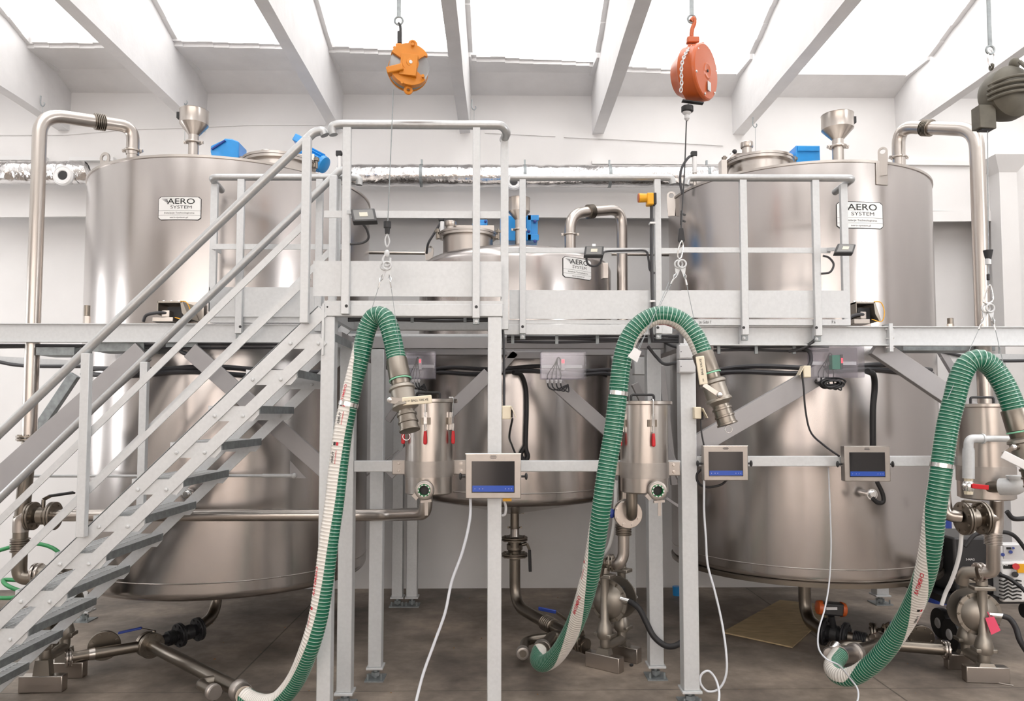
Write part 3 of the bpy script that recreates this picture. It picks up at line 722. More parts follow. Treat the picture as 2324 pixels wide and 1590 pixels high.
grating('deck_grating', wm2, X(790,4.97),X(1115,4.97),4.96,5.5,Z(741,YG)+.0,Z(735,YG),.034,.034)
part('edge_channel', MB().box(X(800,4.92),X(1105,4.92),5.5,5.53,Z(764,5.1),Z(748,5.1)), 'galv', wm2)
wr, x0, x1 = walkway(1552, 1931, .3, 'galvanised walkway deck in front of the right tank, with marker writing')
part('edge_channel', MB().box(x0,x1,YG,YG+.03,Z(738,YG,1740),Z(724,YG,1740)), 'galv', wr, bevel=.002)
grating('deck_grating', wr, x0,x1,YG+.03,YG+.25,Z(738,YG,1740),Z(724,YG,1740),.04,.034)
for s_, u, v in (('26 Gdbl 7',1600,731),('P.6',1892,731)):
    vs, fs = text_mesh(s_, .024); o_ = P(u,v,YG-.0012)
    MB().add([o_+V((a*.8,0,b)) for a,b in vs], fs).build('marker_writing', 'ink', wr, flat=True)

rl = thing('railing', 'galvanised railing with kick plate in front of the left tank nameplate side', 'railing', (X(640,YW),YW,zd1), 'platform railings')
YP = YG-.018
rail(rl, [(503,432,YPL+.19),(478,402,YPL),(800,402,YPL),(816,404,YPL),(815,420,YPL)], .0215, .045)
postbar(rl, 485, 418, 706, YPL+.06, .044); postbar(rl, 545, 405, 757, YPL, .044, hole=741, boot=True); postbar(rl, 724, 405, 752, YPL, .044); postbar(rl, 766, 405, 600, YPL, .04)
part('mid_rail', MB().box(X(480,YPL,570),X(790,YPL,570),YPL+.002,YPL+.010,Z(567,YPL),Z(555,YPL)), 'galv', rl)
part('mid_rail', MB().box(X(480,YPL,570),X(480,YPL,570)+.006,YPL+.01,YPL+.15,Z(567,YPL),Z(555,YPL)), 'galv', rl)
part('kick_plate', MB().box(X(472,YPL,690),X(735,YPL,690),YPL+.012,YPL+.018,Z(719,YPL),Z(652,YPL)), 'galv', rl)
part('end_plate', MB().box(X(472,YPL,690),X(472,YPL,690)+.005,YPL+.012,YPL+.12,Z(719,YPL),Z(652,YPL)), 'galv', rl)
rm = thing('railing', 'galvanised railing with kick plate before the middle tank, carrying the orange beacon', 'railing', (X(1340,YW),YW,zd1), 'platform railings')
rail(rm, [(1158,403,YP),(1512,403,YP),(1524,404,YP),(1527,418,YP)], .0205, .045)
postbar(rm, 1186, 405, 757, YP, .038, hole=741, boot=True); postbar(rm, 1493, 405, 757, YP, .038, hole=743, boot=True)
part('mid_rail', MB().box(X(1153,YP,570),X(1545,YP,570),YP+.002,YP+.010,Z(573,YP),Z(561,YP)), 'galv', rm)
part('kick_plate', MB().box(X(1156,YP,690),X(1548,YP,690),YP+.012,YP+.018,Z(722,YP),Z(657,YP)), 'galv', rm)
rr_ = thing('railing', 'galvanised railing with kick plate in front of the right tank', 'railing', (X(1740,YW),YW,zd1), 'platform railings')
rail(rr_, [(1556,420,YP),(1560,404,YP),(1576,403,YP),(1938,404,YP),(1895,436,YP+.22)], .0215, .045)
postbar(rr_, 1688, 405, 760, YP, .042, hole=743, boot=True); postbar(rr_, 1853, 405, 762, YP, .042, hole=743, boot=True); postbar(rr_, 1917, 418, 736, YP+.05, .042)
part('mid_rail', MB().box(X(1545,YP,570),X(1885,YP,570),YP+.002,YP+.010,Z(573,YP,1700),Z(561,YP,1700)), 'galv', rr_)
part('kick_plate', MB().box(X(1548,YP,690),X(1926,YP,690),YP+.012,YP+.018,Z(720,YP,1740),Z(658,YP,1740)), 'galv', rr_)

# ================================================================ STAIRCASE
Y1, Y2 = YA, YA*1/.856
st = thing('staircase', 'galvanised open grate staircase with twin handrails rising to the landing', 'staircase', (P(200,1300,Y1).x,(Y1+Y2)/2,0))
def inplane(p0, p1): d = (p1-p0).normalized(); return d.cross(V((0,1,0)))
def flat(name, a, b, Y, w, t=.008, m='galv', off=0):
    p0 = P(*a, Y); p1 = P(*b, Y)
    return part(name, MB().bar(p0+V((0,off,0)), p1+V((0,off,0)), w, t, inplane(p0,p1)), m, st)
base1 = P(660,775,Y1); dX = 83.5*Y1/F; dZ = 82*Y1/F; slope = dZ/dX
def onl(u, v, Y, du):   # second point lower along the stair slope, from a pixel
    p = P(u, v, Y); return p + V((-du, 0, -du*slope))
def stringer(Y, u1,v1, du, w, name='stringer', flg=False):
    p0 = P(u1, v1, YA); p0.y = Y
    d = V((-1,0,-slope)).normalized(); s = d.cross(V((0,1,0)))
    lower = p0 + d*du
    o = part(name, MB().bar(p0, lower, w, .010, s), 'galv', st)
    if flg:
        nn = s if s.z > 0 else -s
        part('stringer_flange', MB().bar(p0+nn*(w/2)+V((0,.02,0)), lower+nn*(w/2)+V((0,.02,0)), .05, .006, (0,1,0)), 'galv_dark', o)
    return o
LN = (P(735,700,YA).z+.04)/math.sin(math.atan(slope))
s1 = stringer(Y1, 733, 705, LN, .070, flg=True); s2 = stringer(Y1, 733, 770, LN-.20, .060)
s3 = stringer(Y2, 733, 705, LN, .070, flg=True); s4 = stringer(Y2, 733, 770, LN-.20, .060)
part('head_plate', MB().box(X(731,YA,740),X(736,YA,740),YA-.008,YA+.10,Z(806,YA),Z(690,YA)), 'galv', st)
# one tread with its parts, copied down the flight
def tread(k):
    c = P(691.5, 779, Y1) + V((-dX*k, 0, -dZ*k)); zt = c.z+.052; xa = c.x-.112; xb = c.x+.155
    root = grating('tread', st, xa, xb, Y1+.012, Y2-.006, zt-.028, zt, .06, .0315, 'galv', .003, .004)
    part('nosing', MB().box(xb, xb+.004, Y1+.012, Y2-.006, zt-.040, zt+.002), 'galv_dark', root)
    part('front_edge', MB().box(xa-.004, xa, Y1+.012, Y2-.006, zt-.04, zt+.002), 'galv', root)
    for y in (Y1+.006, Y2-.012):
        part('end_plate', MB().prism([(xa,y,zt),(xb,y,zt),(xb,y,zt-.045),(xb-.03,y,zt-.08),(xa+.03,y,zt-.08),(xa,y,zt-.05)], (0,.005,0)), 'galv', root)
    for y in (Y1-.005, Y2-.017):
        for u in (-.074, .074):
            mb = MB(); bolt(mb, (c.x+u, y, c.z), (0,-1,0), .010, .008); part('bolt', mb, 'galv', root)
    return root
t0 = tread(0)
for k in range(1, 11):
    d = dup(t0); d.location = t0.location + V((-dX*k, 0, -dZ*k)) if t0.location.length > 0 else V((-dX*k, 0, -dZ*k))
# railings of the stair
def stair_rail(Y, q):
    o = V((0, Y-YA, 0))
    A = P(702,316,YA)+o; Bt = P(-250,1223,YA)+o
    mb = MB().tube(fillet([P(738,308,YA)+o, P(733,297,YA)+o, P(714,300,YA)+o, Bt], .05), .0235, 16)
    h = part('handrail', mb, 'tube', st, ang=60)
    def fl(a, b, w):
        p0 = P(*a, YA)+o; p1 = P(*b, YA)+o; part('knee_rail', MB().bar(p0, p1, w, .008, inplane(p0,p1)), 'galv', st)
    fl((702,498),(-200,1376), .036); fl((702,629),(-200,1502), .031)
    def pst(u, v0, v1, w=.045, t=.04):
        x = P(u,(v0+v1)/2,YA).x
        part('post', MB().box(x-w/2,x+w/2,Y-.03-t/2,Y-.03+t/2,P(u,v1,YA).z,P(u,v0,YA).z), 'galv', st, bevel=.003)
    pst(698, 318, 735); pst(200, 803, 1215)
stair_rail(YA-.005, 0); stair_rail(Y2-.035, 1)
for (u,v) in ((745,697),(742,703)):
    pass
# ================================================================ WALL SERVICES
# foil wrapped duct
def duct(label, u0, u1, v, Y, r, straps, spots):
    a = P(u0, v, Y); b = P(u1, v+ (u1-u0)*.003, Y); t = thing('foil_duct', label, 'duct', (a+b)/2, 'foil wrapped ducts on the back wall')
    n = 60; rn = random.Random(int(u0)+9)
    pts = [a.lerp(b, i/n) + V((0,rn.uniform(-.004,.004),rn.uniform(-.004,.004))) for i in range(n+1)]
    rs = [r*(1+rn.uniform(-.035,.035)) for _ in range(n+1)]
    part('wrap', MB().tube(pts, r, 20, rf=lambda i: rs[i]), 'foil', t, ang=25)
    for u in straps:
        p = P(u, v+(u-u0)*.003, Y)
        mb = MB().lathe(p-V((.014,0,0)), (1,0,0), [(0,r*1.03),(.028,r*1.03)], 24); mb.box(p.x-.008,p.x+.008,p.y-.01,p.y+.01,p.z+r,p.z+r+.05)
        part('strap', mb, 'galv_dark', t)
    return t
dl = duct('shiny foil wrapped duct on the wall left of the riser pipe and left tank', -80, 200, 391, 6.9, .105, (), ())
dr = duct('long shiny foil wrapped duct on the wall behind the landing, between the big tanks', 770, 1650, 398, 6.9, .103, (957,1191,1383,1604), ())
def outlet(root, u, v, r):
    p = P(u, v, 6.80); mb = MB().cyl(p+V((0,.10,0)), p, r*.62, seg=24)
    o = part('outlet_collar', mb, 'white', root)
    part('outlet_ring', MB().lathe(p+V((0,.02,0)), (0,-1,0), [(0,r*.62),(0,r),(.02,r*1.02),(.03,r*.9),(.034,r*.86),(.03,r*.8),(.034,r*.7),(.03,r*.5),(.01,r*.4)], 32, caps=False), 'white', o)
    part('outlet_throat', MB().lathe(p+V((0,-.005,0)), (0,-1,0), [(0,r*.44),(.002,r*.44)], 24), 'black', o)
outlet(dl, 143, 398, .092); outlet(dr, 1166, 412, .078)
mb = MB().box(P(1343,369,7.08).x, P(1650,374,7.08).x, 7.05, 7.1, P(1400,374,7.08).z, P(1400,366,7.08).z); 
mb.build('cable_trunking', 'wall', label='slim white cable trunking on the wall above the foil duct, left of the right tank', cat='trunking')
mb = MB().box(P(-20,360,7.08).x, P(107,360,7.08).x, 7.04, 7.1, P(60,366,7.08).z, P(60,357,7.08).z)
mb.build('cable_trunking', 'white', label='short white cable trunking above the foil duct, left of the riser pipe', cat='trunking')
mb = MB().box(P(162,363,7.08).x, P(262,363,7.08).x, 7.04, 7.1, P(200,367,7.08).z, P(200,359,7.08).z)
mb.build('cable_trunking', 'white', label='short white cable trunking above the foil duct, between riser pipe and left tank', cat='trunking')
t = thing('wall_pipe', 'thin stainless pipe running along the wall from tank to tank', 'pipe', P(1185,572,6.9))
for i,(a,b) in enumerate((((832,573),(968,574)),((1388,576),(1545,578)))):
    part('pipe_run', MB().cyl(P(*a,6.9), P(*b,6.9), .017, seg=14), 'ss', t)
def eyehook(u, v, label, Y=6.6):
    p = P(u, v, Y); t = thing('ceiling_hook', label, 'hook', p)
    part('hook', MB().tube(spline([p+V((0,0,.09)), p+V((0,0,.02)), p+V((.02,0,-.005)), p+V((.035,0,.015)), p+V((.03,0,.03))]), .005, 8), 'galv_dark', t)
    part('wire', MB().cyl(p+V((.02,0,0)), p+V((.02,0,-.35)), .002, seg=6), 'galv_dark', t)
eyehook(416, 236, 'small steel wire hook hanging from the roof beam above the left funnel')
eyehook(1071, 248, 'small steel wire hook hanging from the roof beam above the landing rail')
eyehook(1709, 288, 'small steel wire hook hanging from the roof beam above the right manway')
eyehook(92, 240, 'small steel hook on the roof beam above the left riser pipe elbow')
# perforated tray with cable low at the left and right ends
def walltray(u0,u1,v0,v1,Y,label):
    a=P(u0,v0,Y); b=P(u1,v1,Y); t = thing('cable_tray', label, 'cable tray', (a+b)/2)
    part('tray', MB().bar(a,b,.05,.015,(0,0,1)), 'galv', t)
    pts = spline([a+V((0,-.03,.03)), a.lerp(b,.25)+V((0,-.03,-.02)), a.lerp(b,.5)+V((0,-.03,-.04)), b+V((0,-.03,-.02))]); part('cable', MB().tube(pts,.014,8),'cable',t)
    for k in (.1,.5):
        p=a.lerp(b,k); part('hanger', MB().cyl(p, p+V((0,0,.12)), .005, seg=6), 'galv_dark', t)
walltray(-60,190,812,826,6.0,'narrow cable tray hung under the beam left of the riser pipe')
walltray(2135,2400,806,812,6.6,'narrow perforated cable tray hung under the beam right of the green hose arch')

# ================================================================ PIPES
def pipe_thing(name, label, pts, r, fr, m='ss', cat='pipe', partname='pipe_run'):
    t = thing(name, label, cat, pts[0]); part(partname, MB().tube(fillet(pts, fr, 9), r, 20), m, t, ang=60); return t
YP1 = 4.82
# left riser with vent arch
rp = [P(62,1160,YP1), P(91,246,YP1)]
xr = (rp[0].x+rp[1].x)/2; zr = P(91,258,YP1).z
pA = V((xr,YP1,P(62,990,YP1).z)); pB = V((xr,YP1,zr)); nz = P(301,345,5.2); pC = V((nz.x,nz.y,P(301,288,5.2).z+.0))
lr = thing('riser_pipe', 'tall stainless riser pipe arching onto the left tank', 'pipe', pA)
part('pipe_run', MB().tube(fillet([pA,pB,pC,nz+V((0,0,-.02))], [.14,.16], 10), .043, 22), 'ss', lr, ang=60)
mb = MB(); d = (pC-pB).normalized(); q = pB.lerp(pC,.62); bellows(mb, q-d*.035, q+d*.035, .048, 6, .16); part('bellows', mb, 'ss_dark', lr)
mb = MB(); clampring(mb, P(301,342,5.2), (0,0,1), .040); part('pipe_clamp', mb, 'ss', lr)
part('nozzle', MB().cyl(P(301,342,5.2), V((nz.x,nz.y,zL1-.05)), .038, seg=20), 'ss', lr)
mb = MB(); flange(mb, pA, (0,0,1), .075, .012); flange(mb, pA-V((0,0,.018)), (0,0,1), .075, .012); part('flange', mb, 'ss_dark', lr)
# lower part of the riser with valve
zE = P(50,1170,YP1).z
ll = thing('riser_pipe', 'lower stainless pipe with bellows below the flange, at the left frame edge', 'pipe', V((xr,YP1,0)))
xl = P(47,1200,YP1).x
part('pipe_run', MB().tube([V((xr,YP1,pA.z-.03)), V((xl,YP1,zE-.10))], .043, 20), 'ss_dark', ll)
pts = [V((xl,YP1,zE)), V((xl,YP1,P(47,1305,YP1).z-.02)), P(88,1306,YP1)+V((0,0,-.01))]
part('elbow', MB().tube(fillet(pts,.13,9), .043, 20), 'ss_dark', ll, ang=60)
mb = MB(); bellows(mb, V((xl,YP1,P(47,1252,YP1).z)), V((xl,YP1,P(47,1220,YP1).z)), .050, 6, .14); part('bellows', mb, 'ss_dark', ll)
mb = MB()
for u in (80, 90): flange(mb, P(u,1300,YP1), (1,0,0), .062, .016)
part('flange', mb, 'ss', ll); part('valve_body', MB().cyl(P(90,1300,YP1),P(125,1300,YP1),.05), 'cast', ll)
def ballvalve(name, label, c, ax, r, L, m='ss_dark', lever=None, lm='black', cat='valve', act=None):
    c = V(c); ax = V(ax).normalized(); t = thing(name, label, cat, c)
    part('valve_body', MB().lathe(c-ax*L/2, ax, [(0,r*.9),(L*.2,r*.95),(L*.3,r*1.15),(L*.7,r*1.15),(L*.8,r*.95),(L,r*.9)], 24), m, t)
    for q in (-1,1):
        mb = MB(); flange(mb, c+ax*q*(L/2+.007), ax, r*1.85, .014, br=.007); flange(mb, c+ax*q*(L/2+.024), ax, r*1.85, .014, br=.007)
        part('flange', mb, m, t)
    if lever is not None:
        a, b, e = [V(x) for x in lever]
        part('stem', MB().cyl(c, a, r*.25, seg=10), m, t)
        lv = part('lever', MB().bar(a, b, .022, .006, ax), 'ss_dark', t)
        part('lever_grip', MB().bar(b, e, .026, .012, ax), lm, lv, bevel=.004)
    return t
ballvalve('ball_valve', 'flanged ball valve joining riser and horizontal pipe at the left frame edge', P(97,1170,YP1), (1,0,0), .048, .10, 'ss_dark', (P(99,1133,YP1), P(114,1125,YP1-.02), P(168,1117,YP1-.08)))
# long horizontal pipe and vessel elbow
YV = 4.42
zH = P(500,1169,YP1).z
pts = [P(118,1169,YP1), V((X(885,YP1),YP1,zH)), V((P(966,1100,YV).x,YV+.03,P(500,1166,YV+.03).z)), V((P(966,1100,YV).x,YV+.03,P(966,1120,YV+.05).z+.02))]
t = pipe_thing('horizontal_pipe', 'long stainless pipe running from the left riser past the columns to the first filter vessel', pts, .038, .10)
part('elbow', MB().tube(fillet([V((xl,YP1,zE-.1)),V((xl,YP1,zE)),P(78,1170,YP1)],.07), .046, 20), 'ss', t, ang=60)
# right riser
nzr = P(2040,362,cR.y-.72)
xr2 = P(2226,600,4.74).x; Yr = 4.74; pB2 = V((xr2,Yr,P(2222,294,Yr).z)); pC2 = V((nzr.x,nzr.y,P(2040,300,nzr.y).z+.04))
t = thing('riser_pipe', 'tall stainless riser pipe arching onto the right tank', 'pipe', (xr2,Yr,1))
part('pipe_run', MB().tube(fillet([V((xr2,Yr,P(2230,1000,Yr).z)),pB2,pC2,nzr+V((0,0,-.06))],[.13,.17],10), .045, 22), 'ss', t, ang=60)
mb = MB(); d = (pC2-pB2).normalized(); q = pB2.lerp(pC2,.60); bellows(mb, q-d*.034, q+d*.034, .05, 6, .16); part('bellows', mb, 'ss_dark', t)
mb = MB(); clampring(mb, P(2040,357,nzr.y), (0,0,1), .040); part('pipe_clamp', mb, 'ss', t)
# middle riser
Ym = 6.15; nzm = P(1294,556,5.85); xr3 = P(1412,600,Ym).x; pB3 = V((xr3,Ym,P(1412,474,Ym).z)); pC3 = V((nzm.x,nzm.y,P(1294,484,5.85).z))
t = thing('riser_pipe', 'stainless riser pipe arching onto the middle tank', 'pipe', (xr3,Ym,1))
part('pipe_run', MB().tube(fillet([V((xr3,Ym,P(1412,1200,Ym).z)),pB3,pC3,nzm+V((0,0,-.03))],[.14,.17],10), .044, 22), 'ss', t, ang=60)
mb = MB(); d = (pC3-pB3).normalized(); q = pB3.lerp(pC3,.62); bellows(mb, q-d*.03, q+d*.03, .05, 6, .16); part('bellows', mb, 'ss_dark', t)
mb = MB(); clampring(mb, P(1294,532,5.85), (0,0,1), .040); part('pipe_clamp', mb, 'ss', t)
# funnels
def funnel(label, u, vt, vs, vn, vc, vb, Y, rw):
    c = P(u, vt, Y); z = lambda v: P(u, v, Y).z
    t = thing('filling_funnel', label, 'funnel', V((c.x,Y,z(vb))), 'filling funnels on the tanks')
    o = V((c.x,Y,0)); r = rw/2*Y/F
    part('cup', MB().lathe(o, (0,0,1), [(z(vn),r*.34),(z(vs),r),(z(vt),r),(z(vt)+.004,r*1.02),(z(vt)+.004,r*.96),(z(vs)+.01,r*.95),(z(vn)+.01,r*.3)], 36, caps=False), 'ss', t)
    part('neck', MB().lathe(o, (0,0,1), [(z(vb),r*.36),(z(vn)+.003,r*.36)], 20), 'ss', t)
    mb = MB(); clampring(mb, V((c.x,Y,z(vc))), (0,0,1), r*.40); part('pipe_clamp', mb, 'ss', t)
    return t, c, r
for a in (('stainless filling funnel on top of the left tank',441,253,283,308,323,358,5.35,63),('stainless filling funnel on top of the right tank',1900,263,294,318,333,372,cR.y-.75,71),('stainless filling funnel on top of the middle tank',1178,452,481,500,521,555,5.95,51)):
    t, c, r = funnel(*a)
    if a[1] != 1178:
        q = -1 if a[1] == 441 else 1
        part('lid_latch', MB().box(c.x+q*r, c.x+q*(r+.02), c.y-.02, c.y+.02, c.z-.055, c.z-.01), 'black', t)

# blue agitator drives
def agitator(label, p, L, h, flip=1, motor=True):
    t = thing('agitator_drive', label, 'gear motor', p, 'blue agitator drives')
    x = p.x; mb = MB(); w = .20
    mb.prism([(x,p.y-w/2,p.z+.03),(x+.03,p.y-w/2,p.z),(x+L*.42,p.y-w/2,p.z),(x+L*.42,p.y-w/2,p.z+h),(x+.10,p.y-w/2,p.z+h),(x+.07,p.y-w/2,p.z+h*.75),(x,p.y-w/2,p.z+h*.6)], (0,w,0))
    mb.box(x+L*.1,x+L*.36,p.y-w/2-.012,p.y-w/2,p.z+h*.25,p.z+h*.8); g = part('gearbox', mb, 'blue', t, bevel=.01)
    for q in ((.06,.1),(.06,.5),(L*.38,.12),(L*.38,.9)):
        mb = MB(); bolt(mb, (x+q[0],p.y-w/2-.001,p.z+h*q[1]), (0,-1,0), .010, .008); part('bolt', mb, 'bluedk', g)
    part('mounting_foot', MB().box(x+.02,x+L*.5,p.y-w*.6,p.y+w*.6,p.z-.05,p.z), 'ss', t)
    if motor:
        mb = MB(); c = V((x+L*.42,p.y,p.z+h*.5)); ax = V((1,0,-.12)).normalized(); r = h*.40
        mb.lathe(c, ax, [(0,r*1.1),(.02,r*1.1),(.02,r),(L*.5,r),(L*.5,r*1.05),(L*.56,r*1.0),(L*.58,r*.5)], 28)
        mo = part('motor', mb, 'blue', t); n, m = perp(ax)
        for k in range(16):
            a = 2*PI*k/16; dd = n*math.cos(a)+m*math.sin(a); mb = MB().bar(c+ax*.03+dd*r*1.06, c+ax*L*.48+dd*r*1.06, .022, .005, dd); part('cooling_fin', mb, 'blue', mo)
        part('terminal_box', MB().cbox(c+ax*L*.25+V((0,-.03,r+.03)), (.10,.10,.06)), 'blue', mo, bevel=.006)
Yt = 6.05
t = thing('agitator_drive', 'blue gear motor behind the manway on the left tank, its motor sloping down', 'gear motor', P(520,360,Yt), 'blue agitator drives')
z_of = lambda v: P(600,v,Yt).z
xs = lambda u: P(u,345,Yt).x
mb = MB(); mb.prism([(xs(488),Yt-.1,z_of(354)),(xs(488),Yt-.1,z_of(341)),(xs(515),Yt-.1,z_of(328)),(xs(520),Yt-.1,z_of(324)),(xs(536),Yt-.1,z_of(325)),(xs(551),Yt-.1,z_of(331)),(xs(551),Yt-.1,z_of(400)),(xs(500),Yt-.1,z_of(400))], (0,.2,0)); g = part('gearbox', mb, 'blue', t, bevel=.01)
part('rib', MB().bar((xs(492),Yt-.105,z_of(350)),(xs(522),Yt-.105,z_of(330)),.012,.02,(0,0,1)), 'bluedk', g)
part('drive_housing', MB().box(xs(551),xs(686),Yt-.09,Yt+.09,z_of(405),z_of(362)), 'blue', t, bevel=.01)
c0 = V((xs(684),Yt-.1,z_of(352))); c1 = V((xs(748),Yt-.16,z_of(389))); ax = (c1-c0).normalized(); LM = (c1-c0).length
mo = part('motor', MB().lathe(c0, ax, [(0,.045),(.01,.070),(.04,.070),(.045,.060),(LM-.04,.060),(LM-.03,.070),(LM,.067),(LM+.01,.04)], 28), 'blue', t)
n_, m_ = perp(ax)
for k in range(16):
    a = 2*PI*k/16; dd = n_*math.cos(a)+m_*math.sin(a); part('cooling_fin', MB().bar(c0+ax*.05+dd*.066, c0+ax*(LM-.04)+dd*.066, .024, .005, dd), 'blue', mo)
part('terminal_box', MB().cbox(c0+ax*.03+V((.0,-.03,.085)), (.09,.09,.06), (0,.5,0)), 'blue', mo, bevel=.006)
agitator('blue gear motor on the middle tank behind its funnel', P(1062,549,cM.y+.1), .40, .17, motor=False)
t = thing('agitator_drive', 'blue gear motor on the right tank, right of the manway', 'gear motor', P(1805,368,cR.y-.35), 'blue agitator drives')
Y = cR.y-.35; mb = MB().box(X(1795,Y,350),X(1849,Y,350),Y-.1,Y+.1,Z(392,Y,1800),Z(340,Y,1800)); g = part('gearbox', mb, 'blue', t, bevel=.006)
part('cover_plate', MB().box(X(1798,Y,350),X(1846,Y,350),Y-.115,Y-.1,Z(354,Y,1800),Z(343,Y,1800)), 'blue', g, bevel=.003)
part('motor', MB().lathe((X(1795,Y,350),Y,Z(368,Y,1800)), (-1,0,0), [(0,.07),(.25,.07),(.27,.05)], 24), 'blue', t)
t = thing('agitator_drive', 'large blue gearbox on the middle tank between funnel and rail post', 'gearbox', P(1222,548,cM.y+.1), 'blue agitator drives')
Y = cM.y+.05; mb = MB().box(X(1135,Y,520),X(1219,Y,520),Y-.12,Y+.12,Z(553,Y),Z(497,Y)); g = part('gearbox', mb, 'blue', t, bevel=.008)
for (u0,u1,v0,v1) in ((1196,1221,540,553),(1196,1221,497,509),(1194,1204,497,553)):
    part('rib', MB().box(X(u0,Y,520),X(u1,Y,520),Y-.14,Y-.12,Z(v1,Y),Z(v0,Y)), 'blue', g, bevel=.003)
for u,v in ((1214,502),(1214,547),(1200,525)):
    mb = MB(); bolt(mb, P(u,v,Y-.14), (0,-1,0), .011, .007); part('bolt', mb, 'bluedk', g)
# level sensors on the tank tops
def sensor(label, u, v0, v1, Y, cab, lever=None):
    p = P(u, v1, Y); z0 = p.z; z1 = P(u, v0, Y).z
    t = thing('level_sensor', label, 'sensor', p, 'level sensors')
    part('rod', MB().cyl((p.x,Y,z0),(p.x,Y,z1), .014, seg=14), 'ss', t); part('sleeve', MB().cyl((p.x,Y,z0+(z1-z0)*.45),(p.x,Y,z1-.01), .018, seg=14), 'white', t)
    part('cap', MB().cbox((p.x-.005,Y,z1+.012), (.045,.04,.04)), 'black', t, bevel=.005)
    part('cable', MB().tube(spline([P(*c) for c in cab]), .010, 8), 'cable', t)
sensor('white level sensor rod behind the landing post, right of the left tank manway', 770, 352, 420, 5.75, [(766,350,5.75),(785,352,5.75),(790,385,5.75)])
sensor('white level sensor rod with looping cable at the left edge of the right tank', 1577, 353, 425, cR.y-.35, [(1574,350,cR.y-.35),(1560,360,cR.y-.35),(1546,385,cR.y-.35),(1544,415,cR.y-.35),(1549,440,cR.y-.35)])
sensor('short white level sensor rod at the left edge of the middle tank', 1003, 500, 545, cM.y-.15, [(1000,505,cM.y-.15),(985,530,cM.y-.15),(972,552,cM.y-.15),(968,575,cM.y-.1)])
t = thing('vent_lever', 'small lever with a black ball knob on the right tank manway', 'lever', P(1645,370,cR.y-.5))
part('lever', MB().cyl(P(1642,370,cR.y-.55), P(1665,346,cR.y-.55), .006, seg=8), 'ss', t); part('knob', MB().ball(P(1667,344,cR.y-.55), .018), 'black', t); part('lever_foot', MB().box(P(1641,374,cR.y-.55).x-.02,P(1641,374,cR.y-.55).x+.02,cR.y-.58,cR.y-.5,zR1-.0,P(1641,365,cR.y-.55).z), 'ss', t)
# sight tube ends standing on the beams beside the tanks
for lab, u, v0, v1, Y in (('small ribbed breather cap on the beam left of the left tank',197,693,727,4.78),('small breather pipe end on the beam right of the right tank',2157,722,740,4.7)):
    p = P(u,v1,Y); h = P(u,v0,Y).z-p.z; t = thing('breather', lab, 'breather', p)
    part('cap', MB().cyl(p+V((0,0,h*.3)), p+V((0,0,h)), .018, seg=16), 'ss_dark', t); part('stem', MB().cyl(p-V((0,0,.02)), p+V((0,0,h*.28)), .021, seg=6), 'ss', t)
# load cell brackets
def loadcell(label, u0, u1, v0, v1, Y, flip=False):
    a = P(u0,v0,Y); b = P(u1,v1,Y); w = b.x-a.x; h = a.z-b.z; c = (a+b)/2; t = thing('load_cell_mount', label, 'load cell', (c.x,Y,b.z), 'load cell mounts')
    x0, x1, z0, z1 = a.x, b.x, b.z, a.z; f = (lambda k: x1-(k-x0)) if flip else (lambda k: k)
    mb = MB(); mb.box(f(x0+w*.12),f(x0+w*.75),Y,Y+.16,z1-.012,z1); mb.box(f(x0+w*.12),f(x0+w*.15),Y,Y+.16,z0+h*.35,z1)
    mb.prism([(f(x0+w*.70),Y,z1),(f(x0+w*.76),Y,z1),(f(x0+w*.95),Y+.0,z0+h*.15),(f(x0+w*.88),Y,z0+h*.12),(f(x0+w*.75),Y,z0+h*.45)], (0,.16,0))
    part('housing', mb, 'cast', t, bevel=.002)
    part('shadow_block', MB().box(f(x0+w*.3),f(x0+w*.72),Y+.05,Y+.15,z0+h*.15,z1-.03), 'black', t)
    part('backing_plate', MB().box(f(x0+w*.1),f(x0+w*1.05),Y+.165,Y+.175,z0,z1+.02), 'ss', t)
    part('foot_plate', MB().box(f(x0+w*.02),f(x0+w*.55),Y-.01,Y+.14,z0,z0+h*.22), 'ss', t, bevel=.003)
    part('load_cell', MB().box(f(x0+w*.25),f(x0+w*.45),Y-.005,Y+.10,z0+h*.22,z0+h*.55), 'ss', t, bevel=.004)
    for k in (.2,.4,.6):
        mb = MB(); bolt(mb, (f(x0+w*k),Y+.05,z1), (0,0,1), .008, .012); part('bolt', mb, 'chrome', t)
    q = -1 if not flip else 1
    pts = [V((f(x0+w*.4),Y+.01,z0+h*.42)), V((f(x0+w*.2),Y-.02,z0+h*.42)), V((f(x0-w*.1),Y-.02,z0+h*.3)), V((f(x0-w*.2),Y-.01,z0-.0))]
    part('cable', MB().tube(spline(pts), .010, 8), 'cable', t)
    pts = [V((f(x0+w*.72),Y+.0,z1)), V((f(x0+w*.9),Y-.02,z1-.01)), V((f(x0+w),Y-.02,z0+h*.5)), V((f(x0+w*.9),Y-.02,z0+h*.1)), V((f(x0+w*.6),Y-.01,z0+h*.2))]
    part('earth_wire', MB().tube(spline(pts), .003, 6), 'yellow', t)
loadcell('load cell mount on the beam below the left tank nameplate', 346, 434, 683, 730, 4.765)
loadcell('load cell mount on the beam at the right end of the right railing', 1934, 2004, 684, 735, 4.52)

